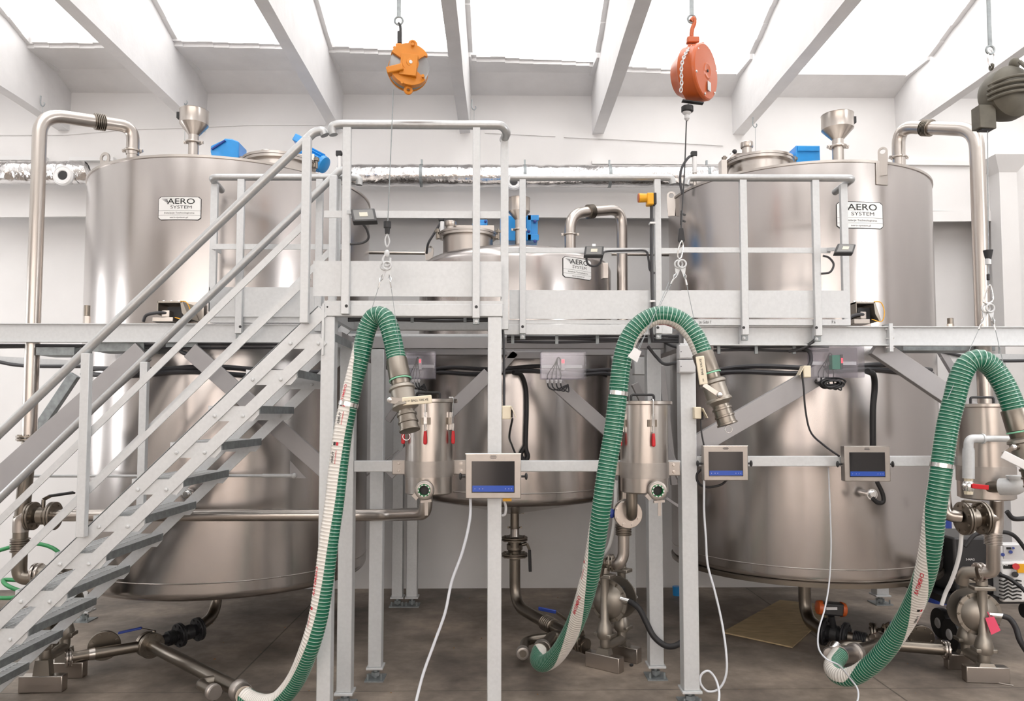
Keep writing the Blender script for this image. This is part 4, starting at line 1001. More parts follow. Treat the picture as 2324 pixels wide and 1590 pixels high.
# ================================================================ FILTER VESSELS
def vessel(label, u, vt, vb, wpx, Y, clamps, band, inlet, legs=True):
    c = P(u, vt, Y); r = wpx/2*Y/F; z = lambda v: P(u, v, Y-r).z
    o = V((c.x, Y, 0)); t = thing('filter_vessel', label, 'filter', V((c.x,Y,z(vb))), 'upright filter vessels')
    part('shell', MB().lathe(o, (0,0,1), [(z(vb),r*.3),(z(vb)+.002,r*.9),(z(vb-4),r),(z(vt+6),r)], 48), 'ss', t)
    ld = part('lid', MB().lathe(o, (0,0,1), [(z(vt+8),r+.02),(z(vt+8)+.004,r+.026),(z(vt),r+.026),(z(vt)+.002,r+.02)], 48), 'ss', t, 'flat round lid')
    zt = z(vt)
    hp = fillet([V((c.x-.075,Y,zt)),V((c.x-.075,Y,zt+.04)),V((c.x+.06,Y,zt+.04)),V((c.x+.06,Y,zt))], .015)
    part('lid_handle', MB().tube(hp, .0075, 10), 'black', ld)
    if band:
        part('band', MB().lathe(o, (0,0,1), [(z(band[1]),r),(z(band[1]),r+.004),(z(band[0]),r+.004),(z(band[0]),r)], 48, caps=False), 'sskin', t)
        for q in band[2]:
            x0 = c.x+q*(r-.005); x1 = c.x+q*(r+.085); br = part('mounting_ear', MB().box(x0,x1,YF-.012,YF-.002,z(band[1])+.004,z(band[0])-.002), 'sskin', t, bevel=.006)
            for zz in (.3,.75):
                mb = MB(); bolt(mb, (c.x+q*(r+.045),YF-.012,z(band[1])*(1-zz)+z(band[0])*zz), (0,-1,0), .009, .007); part('bolt', mb, 'ss', br)
    for (an, v0, red) in clamps:
        a = math.radians(an); d = V((math.sin(a), -math.cos(a), 0)); s = V((math.cos(a), math.sin(a), 0)); b = o + d*(r+.012)
        cl = part('toggle_clamp', MB().bar(b+V((0,0,z(vt+70))), b+V((0,0,z(vt+30))), .018, .02, s), 'chrome', t)
        part('clamp_plate', MB().cbox(o+d*(r+.003)+V((0,0,z(vt+50))), (.055,.01,.04), (0,0,a)), 'ss_dark', cl)
        mb = MB().tube(fillet([b+d*.008+V((0,0,z(vt+40))), b+d*.012+V((0,0,z(vt-4))), b-d*.015+V((0,0,z(vt-4)))], .008), .0045, 8); part('hook', mb, 'chrome', cl)
        mb = MB().cyl(b+d*.012+V((0,0,z(vt+72))), b+d*.012+V((0,0,z(vt+56))), .006, .009, 10); part('lever', mb, 'chrome', cl)
        zz0, zz1 = z(vt+103), z(vt+73)
        part('grip', MB().lathe(b+d*.012, (0,0,1), [(zz0,.006),(zz0+.006,.011),(zz0+.03,.011),(zz1,.008)], 12), 'red', cl)
    if inlet:
        p = P(*inlet, Y-r-.0); n = V((.0,-1,0)); 
        mb = MB().cyl(p+V((0,.05,0)), p+n*.05, .034, seg=24); i = part('inlet_port', mb, 'ss', t)
        part('coupling_ring', MB().lathe(p+n*.05, n, [(0,.036),(0,.052),(.012,.055),(.03,.052),(.036,.044),(.036,.036)], 32, caps=False), 'sskin', i)
        part('seal_ring', MB().lathe(p+n*.062, n, [(0,.027),(.022,.036),(.030,.034),(.030,.027)], 28, caps=False), 'hosegrn', i)
        part('bore', MB().lathe(p+n*.055, n, [(0,.029),(.002,.029)], 24), 'black', i)
        for k in range(10):
            a = 2*PI*k/10; q = p+n*.094+V((math.cos(a)*.031,0,math.sin(a)*.031)); part('seal_lug', MB().cbox(q,(.006,.004,.010),(0,-a,0)), 'white', i)
        mb = MB(); qq = p+n*.065+V((-.05,0,-.035)); mb.cbox(qq,(.035,.02,.022),(0,.8,0)); mb.cbox(p+n*.065+V((.01,0,-.06)),(.06,.022,.014),(0,-.1,0)); mb.bar(p+n*.065+V((.012,0,-.06)), p+n*.065+V((.012,0,-.14)), .018, .006, (1,0,0))
        part('cam_latch', mb, 'sskin', i)
    return t, c, r, z
v1 = vessel('filter vessel beside the first hose, left of the operator panel on the column', 975, 905, 1126, 107, YV-.02, ((-3,0,1),(62,0,1),(-62,0,1)), (1047,1084,(-1,1)), (966,1109))
v2 = vessel('filter vessel hung on the cross tube behind the middle green hose', 1461, 910, 1123, 107, YV-.02, ((8,0,1),(-68,0,1)), (1051,1087,(-1,1)), (1486,1110))
v3 = vessel('filter vessel at the right frame edge behind the zinc bypass piping', 2232, 916, 1138, 116, 4.32, ((40,0,0),), (1060,1096,(-1,)), None)

# ================================================================ GREEN HOSES
class Hose: pass
def hose(label, pts, R, stripe, pitch=.0178, root=None):
    dense = spline([P(*p) for p in pts], 16); step = pitch/5
    cl, L = resample(dense, step); n = len(cl); seg = 28
    T = [(cl[min(i+1,n-1)]-cl[max(i-1,0)]).normalized() for i in range(n)]
    N = V((0,-1,0)); N = (N-T[0]*N.dot(T[0])).normalized(); Ns = []
    for t in T: N = (N - t*N.dot(t)).normalized(); Ns.append(N.copy())
    def sang(f):
        for (f0,a0),(f1,a1) in zip(stripe[:-1], stripe[1:]):
            if f <= f1: return a0+(a1-a0)*(f-f0)/(f1-f0)
        return stripe[-1][1]
    mb = MB(); ringv = []; strv = []; hw = math.cos(math.radians(48))
    wave = (1.028, 1.0, .982, .982, 1.0)
    for i in range(n):
        Bn = T[i].cross(Ns[i]); rr = R*wave[i%5]; sa = math.radians(sang(i/(n-1)))
        for k in range(seg):
            a = 2*PI*k/seg; mb.v.append(cl[i] + (Ns[i]*math.cos(a)+Bn*math.sin(a))*rr); ringv.append((1.0,.5,0,0,.5)[i%5]); strv.append(math.cos(a-sa)-hw)
    for i in range(n-1):
        for k in range(seg):
            q = (k+1)%seg; mb.f.append([i*seg+k,(i+1)*seg+k,(i+1)*seg+q,i*seg+q][::-1])
    mb.f.append(list(range(seg))); mb.f.append([(n-1)*seg+k for k in range(seg)][::-1])
    mb.at = {'ring': ringv, 'stripe': strv}
    t = thing('suction_hose', label, 'hose', cl[0], 'ribbed green hoses'); part('hose_tube', mb, 'hose', t, ang=80)
    h = Hose(); h.t = t; h.cl = cl; h.T = T; h.N = Ns; h.L = L; h.R = R; h.sang = sang; h.n = n
    def at(f, s=0):     # centre and frame at fraction f plus s metres
        x = max(0, min(1, f + s/L))*(n-1); i = min(int(x), n-2); u = x-i
        return cl[i].lerp(cl[i+1], u), T[i], Ns[i], T[i].cross(Ns[i])
    h.at_ = at; return h
def hosetext(h, body, f, size, off, m, flip=1, sx=1.0):
    vs, fs = text_mesh(body, size, 'CENTER', size*.02, sx); out = []
    for a, b in vs:
        c, t, n, bb = h.at_(f, a*flip); an = math.radians(h.sang(f)) + (b*flip+off)/h.R
        out.append(c + (n*math.cos(an)+bb*math.sin(an))*(h.R*1.034))
    MB().add(out, fs).build('printed_text', m, h.t, flat=True)
def hosemark(h, f, off, w, hgt, m):
    out = []
    for a, b in ((-w,-hgt),(w,-hgt),(w,hgt),(-w,hgt)):
        c, t, n, bb = h.at_(f, a); an = math.radians(h.sang(f)) + (b+off)/h.R; out.append(c+(n*math.cos(an)+bb*math.sin(an))*(h.R*1.034))
    MB().add(out, [(0,1,2,3)]).build('printed_text', m, h.t, flat=True)
YH = 3.80
# path runs from the upper fitting over the arch down to the floor coupling
h1 = hose('green ribbed suction hose with white stripe hanging from the amber spring balancer', [(903,832,YH-.02),(897,800,YH),(889,762,YH),(878,728,YH+0.010),(863,716,YH+0.020),(846,722,YH+0.030),(832,750,YH+0.040),(820,800,YH+0.040),(800,880,YH+0.040),(781,965,YH+0.030),(768,1060,YH+0.020),(759,1140,YH+0.010),(746,1230,YH),(735,1320,YH),(722,1400,YH+0.010),(702,1470,YH+0.040),(672,1540,YH+0.160),(636,1585,YH+0.260),(605,1596,YH+0.320),(575,1590,YH+0.400),(556,1578,YH+0.440)], .0480,
  [(0,180),(.13,150),(.2,45),(.3,-8),(.45,5),(.6,18),(.8,50),(1,75)])
h2 = hose('green ribbed suction hose with white stripe hanging from the round orange balancer', [(1600,818,YH-.04),(1590,790,YH-.03),(1575,760,YH-.02),(1550,732,YH),(1518,717,YH),(1484,718,YH+0.010),(1450,738,YH+0.020),(1424,775,YH+0.030),(1410,830,YH+0.040),(1402,900,YH+0.040),(1392,980,YH+0.040),(1378,1060,YH+0.040),(1368,1130,YH+0.040),(1358,1200,YH+0.077),(1345,1280,YH+0.154),(1325,1360,YH+0.282),(1298,1430,YH+0.461),(1264,1485,YH+0.666),(1234,1505,YH+0.819),(1221,1497,YH+0.947),(1224,1478,YH+1.101)], .0487,
  [(0,-95),(.12,-90),(.2,-110),(.26,-170),(.45,-225),(.56,-285),(.64,-320),(.73,-370),(.82,-410),(.9,-450),(1,-560)])
Y3 = 3.72
h3 = hose('green ribbed suction hose with white stripe hanging from the olive balancer at the right', [(2306,946,Y3-.05),(2295,910,Y3-.04),(2277,870,Y3-.02),(2250,832,Y3),(2222,816,Y3),(2196,826,Y3+0.010),(2178,860,Y3+0.020),(2166,905,Y3+0.030),(2152,960,Y3+0.040),(2142,1020,Y3+0.040),(2133,1090,Y3+0.040),(2122,1160,Y3+0.061),(2114,1230,Y3+0.098),(2100,1300,Y3+0.172),(2074,1370,Y3+0.295),(2040,1430,Y3+0.418),(1996,1490,Y3+0.541),(1945,1530,Y3+0.664),(1908,1534,Y3+0.763),(1890,1513,Y3+0.886),(1905,1486,Y3+1.009)], .0520,
  [(0,180),(.40,130),(.5,75),(.57,20),(.62,-20),(.68,-60),(.75,-110),(.88,-290),(1,-270)])
for h, fs in ((h1,((.30,1),(.37,2),(.60,0),(.66,2))),(h2,((.58,2),(.66,0))),(h3,((.56,0),(.635,2)))):
    for f, k in fs:
        if k == 0: hosetext(h, 'CHEMSTAR', f, .026, .0, 'redink', 1, 1.1)
        else:
            hosetext(h, 'TUBES', f+.012, .018, .006, 'ink', 1, 1.15); hosetext(h, 'INTERNATIONAL', f+.012, .008, -.012, 'redink', 1, 1.1)
            hosemark(h, f-.012, .006, .008, .007, 'ink'); hosemark(h, f-.012, -.010, .008, .006, 'redink')
hosetext(h2, 'CHEMSTAR', .10, .024, 0, 'redink'); hosetext(h1, 'CHEMSTAR', .27, .022, 0, 'redink')
def hoseclamp(h, f, w=.022):
    c, t, n, b = h.at_(f); R = h.R
    o = part('hose_clamp', MB().lathe(c-t*w/2, t, [(0,R*1.02),(0,R*1.06),(w,R*1.06),(w,R*1.02)], 32, caps=False), 'chrome', h.t)
    s = V((t.z,0,-t.x)); s = s if abs(s.x) > 0 else V((1,0,0)); return c, t, s
c1 = hoseclamp(h1, .285); c2 = hoseclamp(h2, .275); c3 = hoseclamp(h3, .335)
# end sleeves, ball valves and couplings at the upper hose ends
def fitting(h, label, lever, w0=.0495, levp=None, text=True):
    c, t, n, b = h.at_(0); ax = -t
    part('crimp_sleeve', MB().lathe(c-ax*.04, ax, [(0,w0*1.05),(.005,w0*1.09),(.105,w0*1.09),(.108,w0*.98),(.155,w0*.92),(.16,w0*.86)], 32), 'ss_dark', h.t)
    part('tie_band', MB().lathe(c+ax*.068, ax, [(0,w0*1.1),(.002,w0*1.15),(.006,w0*1.15),(.008,w0*1.1)], 32, caps=False), 'clearpl', h.t)
    v = thing('hose_end_valve', label, 'ball valve', c+ax*.12, 'ball valves on the hose ends')
    e = c + ax*.10
    part('valve_body', MB().lathe(e, ax, [(0,w0*.95),(.010,w0*1.28),(.024,w0*1.34),(.030,w0*1.18),(.10,w0*1.18),(.108,w0*1.32),(.118,w0*1.32),(.124,w0*1.10),(.14,w0*.8)], 32), 'cast', v)
    part('adapter', MB().lathe(e+ax*.13, ax, [(0,w0*.85),(.02,w0*.85),(.022,w0*1.0),(.032,w0*1.0),(.034,w0*.9),(.06,w0*.92),(.062,w0*1.02),(.07,w0*1.02),(.072,w0*.92),(.10,w0*.95),(.102,w0*1.05),(.110,w0*1.05),(.112,w0*.6)], 32), 'ss_dark', v)
    s = V((-1,0,0)) if lever != 'front' else V((-.3,-1,0)).normalized()
    return c, ax, e, v
c, ax, e, v = fitting(h1, 'ball valve with off-white lever on the hose end before the first filter vessel', 'side')
st_ = e+ax*.08+V((-.062,-.03,.0)); part('stem', MB().cyl(e+ax*.08, st_, .016, seg=12), 'ss_dark', v); part('stem_nut', MB().ball(st_+V((-.004,-.008,0)), .016, seg=8, n=6), 'chrome', v)
a0 = st_+V((0,-.012,0)); a1 = P(915,911,a0.y-.02); a2 = P(980,905,a0.y-.04)
lv = part('lever', MB().bar(a0, a1, .030, .004, (0,0,1)), 'ss', v); gp = part('lever_sleeve', MB().bar(a1-V((.005,0,0)), a2, .040, .010, (0,0,1)), 'ivory', lv, 'off-white lever sleeve', bevel=.004)
def flattext(body, p, dx, dz, size, m, par, nrm=-.0065, sx=1.):
    vs, fs = text_mesh(body, size, 'CENTER', size*.01, sx); MB().add([V(p)+dx*a+dz*b+V((0,nrm,0)) for a,b in vs], fs).build('printed_text', m, par, flat=True)
dd = (a2-a1).normalized(); flattext('BALL VALVE', a1.lerp(a2,.58), dd, V((0,0,1)), .016, 'ink', gp); flattext('ON OFF', a1.lerp(a2,.14), dd, V((0,0,1)), .008, 'ink', gp)
def ringpull(v, p, q, r=.018):
    part('cam_arm', MB().bar(p, q, .012, .006, (1,0,0)), 'chrome', v); part('pull_ring', MB().ring(q+(V(q)-V(p)).normalized()*r, (0.1,-1,0), r, .0022, 20, 6), 'chrome', v)
    part('cam_lug', MB().cbox(p,(.035,.02,.03)), 'sskin', v, bevel=.004)
ringpull(v, P(921,957,YH-.06), P(922,982,YH-.06))
c, ax, e, v = fitting(h2, 'ball valve with upright off-white lever on the end of the orange balancer hose', 'front')
st_ = e+ax*.085+V((-.01,-.068,.0)); part('stem', MB().cyl(e+ax*.085, st_, .018, seg=12), 'ss_dark', v); part('stem_nut', MB().ball(st_+V((0,-.006,0)), .015, seg=8, n=6), 'chrome', v)
Yl = st_.y+.0; a1 = P(1597,872,Yl); a2 = P(1588,808,Yl)
lv = part('lever', MB().bar(st_, a1, .022, .004, (1,0,0)), 'ss', v); gp = part('lever_sleeve', MB().bar(a1, a2, .042, .010, (1,0,0)), 'ivory', lv, 'off-white lever sleeve', bevel=.004)
dd = (a2-a1).normalized(); flattext('BALL VALVE', a1.lerp(a2,.62), dd, V((-1,0,0)), .015, 'ink', gp); flattext('ON', a1.lerp(a2,.15), dd, V((-1,0,0)), .009, 'ink', gp)
ringpull(v, P(1640,944,YH-.05), P(1650,966,YH-.06))
c, ax, e, v = fitting(h3, 'ball valve with pale lever on the hose end at the right frame edge', 'side', .0535)
st_ = e+ax*.05+V((-.075,-.03,.0)); part('stem', MB().cyl(e+ax*.05, st_, .016, seg=12), 'ss_dark', v); part('stem_nut', MB().ball(st_, .016, seg=8, n=6), 'chrome', v)
a1 = P(2275,1030,3.56); a2 = P(2345,1065,3.52); lv = part('lever', MB().bar(st_, a1, .022, .004, (0,0,1)), 'ss', v); part('lever_sleeve', MB().bar(a1, a2, .040, .010, (0,0,1)), 'white', lv, bevel=.004)

# ================================================================ SPRING BALANCERS, SLINGS
def shackle_rope(root, a, b, r=.0028, m='galv_dark', name='wire_rope'): return part(name, MB().cyl(a, b, r, seg=8), m, root)
def hanger(label, u, v0, v1, Y, wdt=.022):
    top = P(u, v0, Y); bot = P(u, v1, Y); t = thing('hanger_bar', label, 'hanger', top, 'flat hanger bars')
    part('flat_bar', MB().bar(V((bot.x,Y,ZB+.5)), bot+V((0,0,.006)), wdt, .008, (1,0,0)), 'galv_dark', t); part('eye', MB().ring(bot+V((0,0,-.012)), (0,1,0), .021, .0055, 20, 8), 'galv_dark', t); return t, bot
def sling(label, hook, cl, e0, e1, extra=None):
    # hook: point of the hook; two thin wires go to the hose clamp and to the fitting
    t = thing('hose_sling', label, 'wire sling', hook, 'wire slings that carry the hoses')
    for q, e in ((-1,e0),(1,e1)):
        a = V(hook)+V((q*.018,-.004*q,-.07)); 
        d = (V(e)-a).normalized(); sd = d.cross(V((0,1,0)))
        # flat safety hook with an eye
        base = V(hook)+V((q*.004,-.006*q,-.01)); 
        pl = part('snap_hook', MB().ring(base+(a-base)*.25, (0,1,0), .020, .005, 18, 8).prism([base+(a-base)*.5-V((.016,0,0)), base+(a-base)*.5+V((.016,0,0)), a+V((.004,0,-.015)), a-V((.004,0,.015))], (0,.005,0)), 'galv', t)
        part('wire', MB().tube([a, a.lerp(V(e),.5), V(e)], .0016, 6), 'galv_dark', pl)
        part('ferrule', MB().cyl(a+d*.04, a+d*.07, .005, seg=8), 'chrome', pl)
        part('thimble', MB().tube([a+d*.0, a+d*.02+sd*.008, a+d*.04, a+d*.02-sd*.008], .0025, 6, closed=True), 'chrome', pl)
    return t
YB = YH
# amber balancer
hg, hb = hanger('flat steel hanger bar holding the amber balancer', 905, -20, 42, YB)
am = thing('spring_balancer', 'amber spring balancer with a wound cable drum', 'spring balancer', P(925,155,YB), 'spring balancers')
cc = P(928,155,YB); s = YB/F
mb = MB(); axd = V((.25,-1,0)).normalized()
part('suspension_hook', MB().tube(spline([P(904,52,YB),P(908,58,YB),P(909,70,YB),P(907,95,YB)]), .007, 10).cyl(P(907,72,YB), P(907,98,YB), .012, seg=12), 'blackpl', am)
mb = MB(); mb.prism([P(898,97,YB-.02),P(912,97,YB-.02),P(914,135,YB-.02),P(896,135,YB-.02)], (0,.04,0)); part('arm', mb, 'amber', am, bevel=.006)
R0 = 46*s
part('drum', MB().lathe(cc-axd*.035, axd, sum([[(.07*k/8, R0*.93),(.07*(k+.5)/8, R0*.99)] for k in range(8)], [])+[(.07,R0*.93)], 40), 'drum', am, 'grey grooved cable drum')
part('rear_cover', MB().lathe(cc-axd*.075, axd, [(0,R0*.5),(.012,R0*.9),(.03,R0*1.03),(.042,R0*1.03)], 40), 'amber', am)
fr = cc+axd*.04
nn, mm = perp(axd)
def arcplate(a0, a1, r0, r1, d0, d1, seg=14):
    vs=[]; fs=[]
    sx = V((0,0,1)).cross(axd).normalized()
    for i in range(seg+1):
        a = math.radians(a0+(a1-a0)*i/seg); dr = sx*math.cos(a)+V((0,0,1))*math.sin(a)
        for rr_, dd_ in ((r0,d0),(r1,d0),(r1,d1),(r0,d1)): vs.append(cc+dr*rr_+axd*dd_)
    for i in range(seg):
        for k in range(4): fs.append((i*4+k, (i+1)*4+k, (i+1)*4+(k+1)%4, i*4+(k+1)%4))
    fs += [(0,1,2,3),tuple(seg*4+k for k in (3,2,1,0))]; return vs, fs
mb = MB()
for a0, a1 in ((35,150),(195,318)): mb.add(*arcplate(a0, a1, R0*.30, R0*1.06, .010, .050))
mb.cbox(cc+axd*.052+V((-.006,0,-.012)), (.085,.04,.11), (0,.1,0))
mb.add(*arcplate(0, 359.9, R0*.02, R0*.42, .04, .066)); part('front_cover', mb, 'amber', am, bevel=.003)
part('cable_guide', MB().cbox(cc+V((-.062,-.06,-.038)), (.085,.05,.035), (0,-.25,0)), 'amber', am, bevel=.005)
part('hub_cap', MB().lathe(cc+axd*.066, axd, [(0,.022),(.006,.02),(.008,.008)], 20), 'amber', am)
part('hub_bolt', MB().lathe(cc+axd*.073, axd, [(0,.009),(.003,.009)], 12), 'galv', am)
for (dx,dz,rz) in ((.022,.118,0),(.0,-.125,0)):
    part('lug', MB().ring(cc+V((dx,-.02,dz)), axd, .016, .008, 18, 8), 'amber', am)
for an in (25,75,130,205,255,320):
    a = math.radians(an); part('bolt', MB().cyl(cc+V((math.cos(a)*R0*1.0,-.04,math.sin(a)*R0*1.0)), cc+V((math.cos(a)*R0*1.0,-.062,math.sin(a)*R0*1.0)), .008, seg=8), 'amber', am)
shackle_rope(am, P(893,203,YB), P(880,505,YB), .0026)
hk = P(879,512,YB)
part('rope_stopper', MB().lathe(P(879,530,YB), (0,0,1), [(0,.012),(.03,.014),(.03,.019),(.062,.019)], 16), 'black', am)
part('hook', MB().tube(spline([P(879,530,YB),P(874,545,YB),P(878,560,YB),P(884,548,YB),P(879,531,YB)]), .004, 8).ball(P(878,575,YB), .014, (1,.6,1.4)).tube(spline([P(878,575,YB),P(869,588,YB),P(873,602,YB),P(884,600,YB),P(886,585,YB)]), .006, 10), 'galv', am)
sling('pair of thin wire slings with snap hooks under the amber balancer', P(876,592,YB), None, P(812,803,YB), P(910,808,YB-.04))
# orange balancer
hg, hb = hanger('flat steel hanger bar holding the round orange balancer', 1570, -20, 38, YB)
ob = thing('spring_balancer', 'round orange spring balancer with a dangling safety chain', 'spring balancer', P(1572,170,YB), 'spring balancers')
oc = P(1587,166,YB); axo = V((.77,-.64,-.03)).normalized(); Ro = 65*s
part('housing', MB().lathe(oc-axo*.13, axo, [(0,Ro*.45),(.01,Ro*.62),(.06,Ro*.86),(.075,Ro*.98),(.155,Ro*1.0),(.165,Ro*.97),(.170,Ro*.93),(.174,Ro*.3),(.178,Ro*.25),(.174,Ro*.12)], 48), 'orange', ob, ang=25)
part('hub_hole', MB().lathe(oc+axo*.046, axo, [(0,.007),(.003,.007)], 12), 'black', ob)
so = V((0,0,1)).cross(axo).normalized()
for an in (20,80,140,200,260,320):
    a = math.radians(an); q = oc+(so*math.cos(a)+V((0,0,1))*math.sin(a))*Ro*.88+axo*.04; mb = MB(); bolt(mb, q, axo, .006, .003); part('screw', mb, 'chrome', ob)
q = oc + so*Ro*.12 - V((0,0,1))*Ro*.52 + axo*.046
part('rating_plate', MB().hexa([q+so*a_+V((0,0,b_))+axo*c_ for c_ in (0,.002) for a_,b_ in ((-.019,-.024),(.019,-.024),(.019,.024),(-.019,.024))]), 'lgrey', ob)
part('top_hook', MB().tube(spline([P(1568,48,YB),P(1574,42,YB),P(1576,52,YB),P(1571,66,YB),P(1569,84,YB)]), .0115, 10), 'orange', ob)
mb = MB(); mb.cbox(P(1572,92,YB), (.064,.035,.034)); mb.prism([P(1562,98,YB-.015),P(1582,98,YB-.015),P(1590,118,YB-.015),P(1558,118,YB-.015)], (0,.03,0)); part('top_yoke', mb, 'orange', ob, bevel=.006)
part('ear', MB().ring(P(1595,104,YB-.01), axo, .012, .008, 14, 8), 'orange', ob)
ch = spline([P(1568,105,YB-.06),P(1558,118,YB-.11),P(1550,135,YB-.14),P(1546,160,YB-.15),P(1547,185,YB-.15),P(1545,208,YB-.15)], 10)
cp, CL = resample(ch, .017)
for i in range(0, len(cp)-1, 1):
    t_ = (cp[i+1]-cp[i]).normalized(); cen = (cp[i]+cp[i+1])/2; n0, m0 = perp(t_, (1,0,0) if i%2 else (.2,-1,0))
    link = [cen + t_*math.sin(a)*.0125 + n0*math.cos(a)*.0065 for a in [2*PI*k/12 for k in range(12)]]
    part('chain_link', MB().tube(link, .0026, 6, closed=True), 'galv', ob)
part('rope_outlet', MB().cbox(P(1572,232,YB-.02), (.11,.03,.006), (0,.12,0)), 'black', ob)
part('bumper', MB().lathe(P(1560,256,YB), (0,0,1), [(0,.019),(.006,.030),(.008,.031),(.032,.031),(.034,.028)], 24), 'black', ob)
part('rope_socket', MB().lathe(P(1559,274,YB), (0,0,1), [(0,.006),(.012,.014),(.03,.012),(.04,.022),(.048,.024)], 16), 'lgrey', ob)
part('wire_rope', MB().tube(spline([P(1562,236,YB),P(1558,275,YB),P(1554,380,YB),P(1548,480,YB),P(1546,520,YB)]), .0034, 8), 'blackpl', ob)
mb = MB()
for v in (487,502): mb.bar(P(1544,v-3,YB), P(1556,v+1,YB), .008, .008, (0,0,1))
mb.cyl(P(1547,478,YB), P(1546,510,YB), .006, seg=8); part('rope_grip', mb, 'blackpl', ob)
mb = MB(); mb.prism([P(1542,517,YB-.006),P(1551,517,YB-.006),P(1555,545,YB-.006),P(1547,556,YB-.006),P(1539,545,YB-.006)], (0,.012,0)); part('rope_thimble', mb, 'black', ob, bevel=.003)
part('snap_link', MB().tube(spline([P(1547,545,YB-.012),P(1541,560,YB-.01),P(1538,582,YB),P(1545,585,YB),P(1550,560,YB),P(1548,546,YB-.01)]), .0038, 8), 'chrome', ob)
sl2 = sling('pair of thin wire slings with snap hooks under the orange balancer', P(1544,588,YB), None, P(1440,806,YB-.06), P(1578,738,YB-.07))
part('wire', MB().tube([P(1518,640,YB-.01), P(1497,690,YB-.03), P(1470,745,YB-.075), P(1450,795,YB-.07)], .0016, 6), 'galv_dark', sl2)
mb = MB(); mb.prism([P(1425,808,YB-.07),P(1440,788,YB-.07),P(1456,797,YB-.07),P(1446,822,YB-.07)], (0,.005,0)); part('clamp_tag', mb, 'white', sl2, 'white triangular plate')
# olive balancer
YO = Y3
hg, hb = hanger('flat steel hanger bar holding the olive balancer', 2247, -20, 108, YO, .018)
lv_ = thing('spring_balancer', 'dusty olive ribbed spring balancer cut by the right frame edge', 'spring balancer', P(2280,210,YO), 'spring balancers')
og = P(2290,212,YO); Rg = 62*YO/F; axg = V((.15,-1,0)).normalized()
part('housing', MB().lathe(og-axg*.09, axg, [(0,Rg*.6),(.02,Rg*.9),(.06,Rg*1.0),(.12,Rg*.98),(.155,Rg*.74),(.175,Rg*.4),(.18,.02)], 40), 'khaki', lv_, ang=28)
for k in range(4):
    z = og.z + (.2-.16*k)*Rg*1.2+.012; w_ = math.sqrt(max(Rg**2-(z-og.z)**2, 0)); mb = MB()
    pts = []
    for i in range(13):
        x = -1+2*i/12; pts.append(V((og.x+x*w_*.98, og.y-.03-.085*math.sqrt(max(0,1-x*x)), z-.018*x*x+.0)))
    mb.tube(pts, .0085, 8); part('cooling_rib', mb, 'khaki', lv_)
part('spine_rib', MB().tube(spline([og+V((.02,-.06,Rg*1.02)),og+V((.025,-.12,Rg*.4)),og+V((.025,-.125,-.3*Rg))]), .010, 8).ball(og+V((.02,-.02,Rg*1.08)), .026, (1,1,1.2)), 'khaki', lv_)
mb = MB(); a = P(2223,245,YO-.03); mb.hexa([a+V(q) for q in ((0,0,-.10),(.085,0,-.105),(.085,.07,-.10),(0,.07,-.095),(0,0,.02),(.085,0,.02),(.085,.07,.02),(0,.07,.02))]); part('rope_outlet', mb, 'khaki', lv_, bevel=.004)
part('outlet_opening', MB().cbox(a+V((.045,.03,-.104)), (.06,.04,.006)), 'black', lv_)
part('end_bracket', MB().cbox(og+V((Rg*.95,-.05,-Rg*.35)), (.05,.05,.10), (0,.3,0)), 'khaki', lv_, bevel=.006)
part('carabiner', MB().tube(spline([P(2247,112,YO),P(2242,130,YO),P(2247,148,YO),P(2255,146,YO),P(2256,124,YO),P(2249,112,YO)]), .004, 8), 'chrome', lv_)
part('top_link', MB().ring(P(2250,152,YO), (1,0,0), .013, .006, 14, 8), 'khaki', lv_)
shackle_rope(lv_, P(2241,275,YO), P(2243,572,YO), .0022)
part('rope_stopper', MB().lathe(P(2243,590,YO), (0,0,1), [(0,.013),(.05,.023)], 16), 'black', lv_)
part('rope_socket', MB().lathe(P(2243,600,YO), (0,0,1), [(0,.014),(.03,.014)], 12), 'galv', lv_)
part('rope_sleeve', MB().lathe(P(2243,636,YO), (0,0,1), [(0,.004),(.004,.008),(.03,.008),(.034,.004)], 12), 'black', lv_)
shackle_rope(lv_, P(2243,600,YO), P(2243,648,YO), .003)
part('hook', MB().tube(spline([P(2243,648,YO),P(2236,668,YO),P(2232,684,YO),P(2241,688,YO),P(2254,680,YO),P(2249,650,YO),P(2244,648,YO)]), .004, 8), 'chrome', lv_)
sling('pair of thin wire slings with snap hooks under the olive balancer', P(2242,688,YO), None, P(2150,905,YO-.01), P(2290,880,YO-.07))
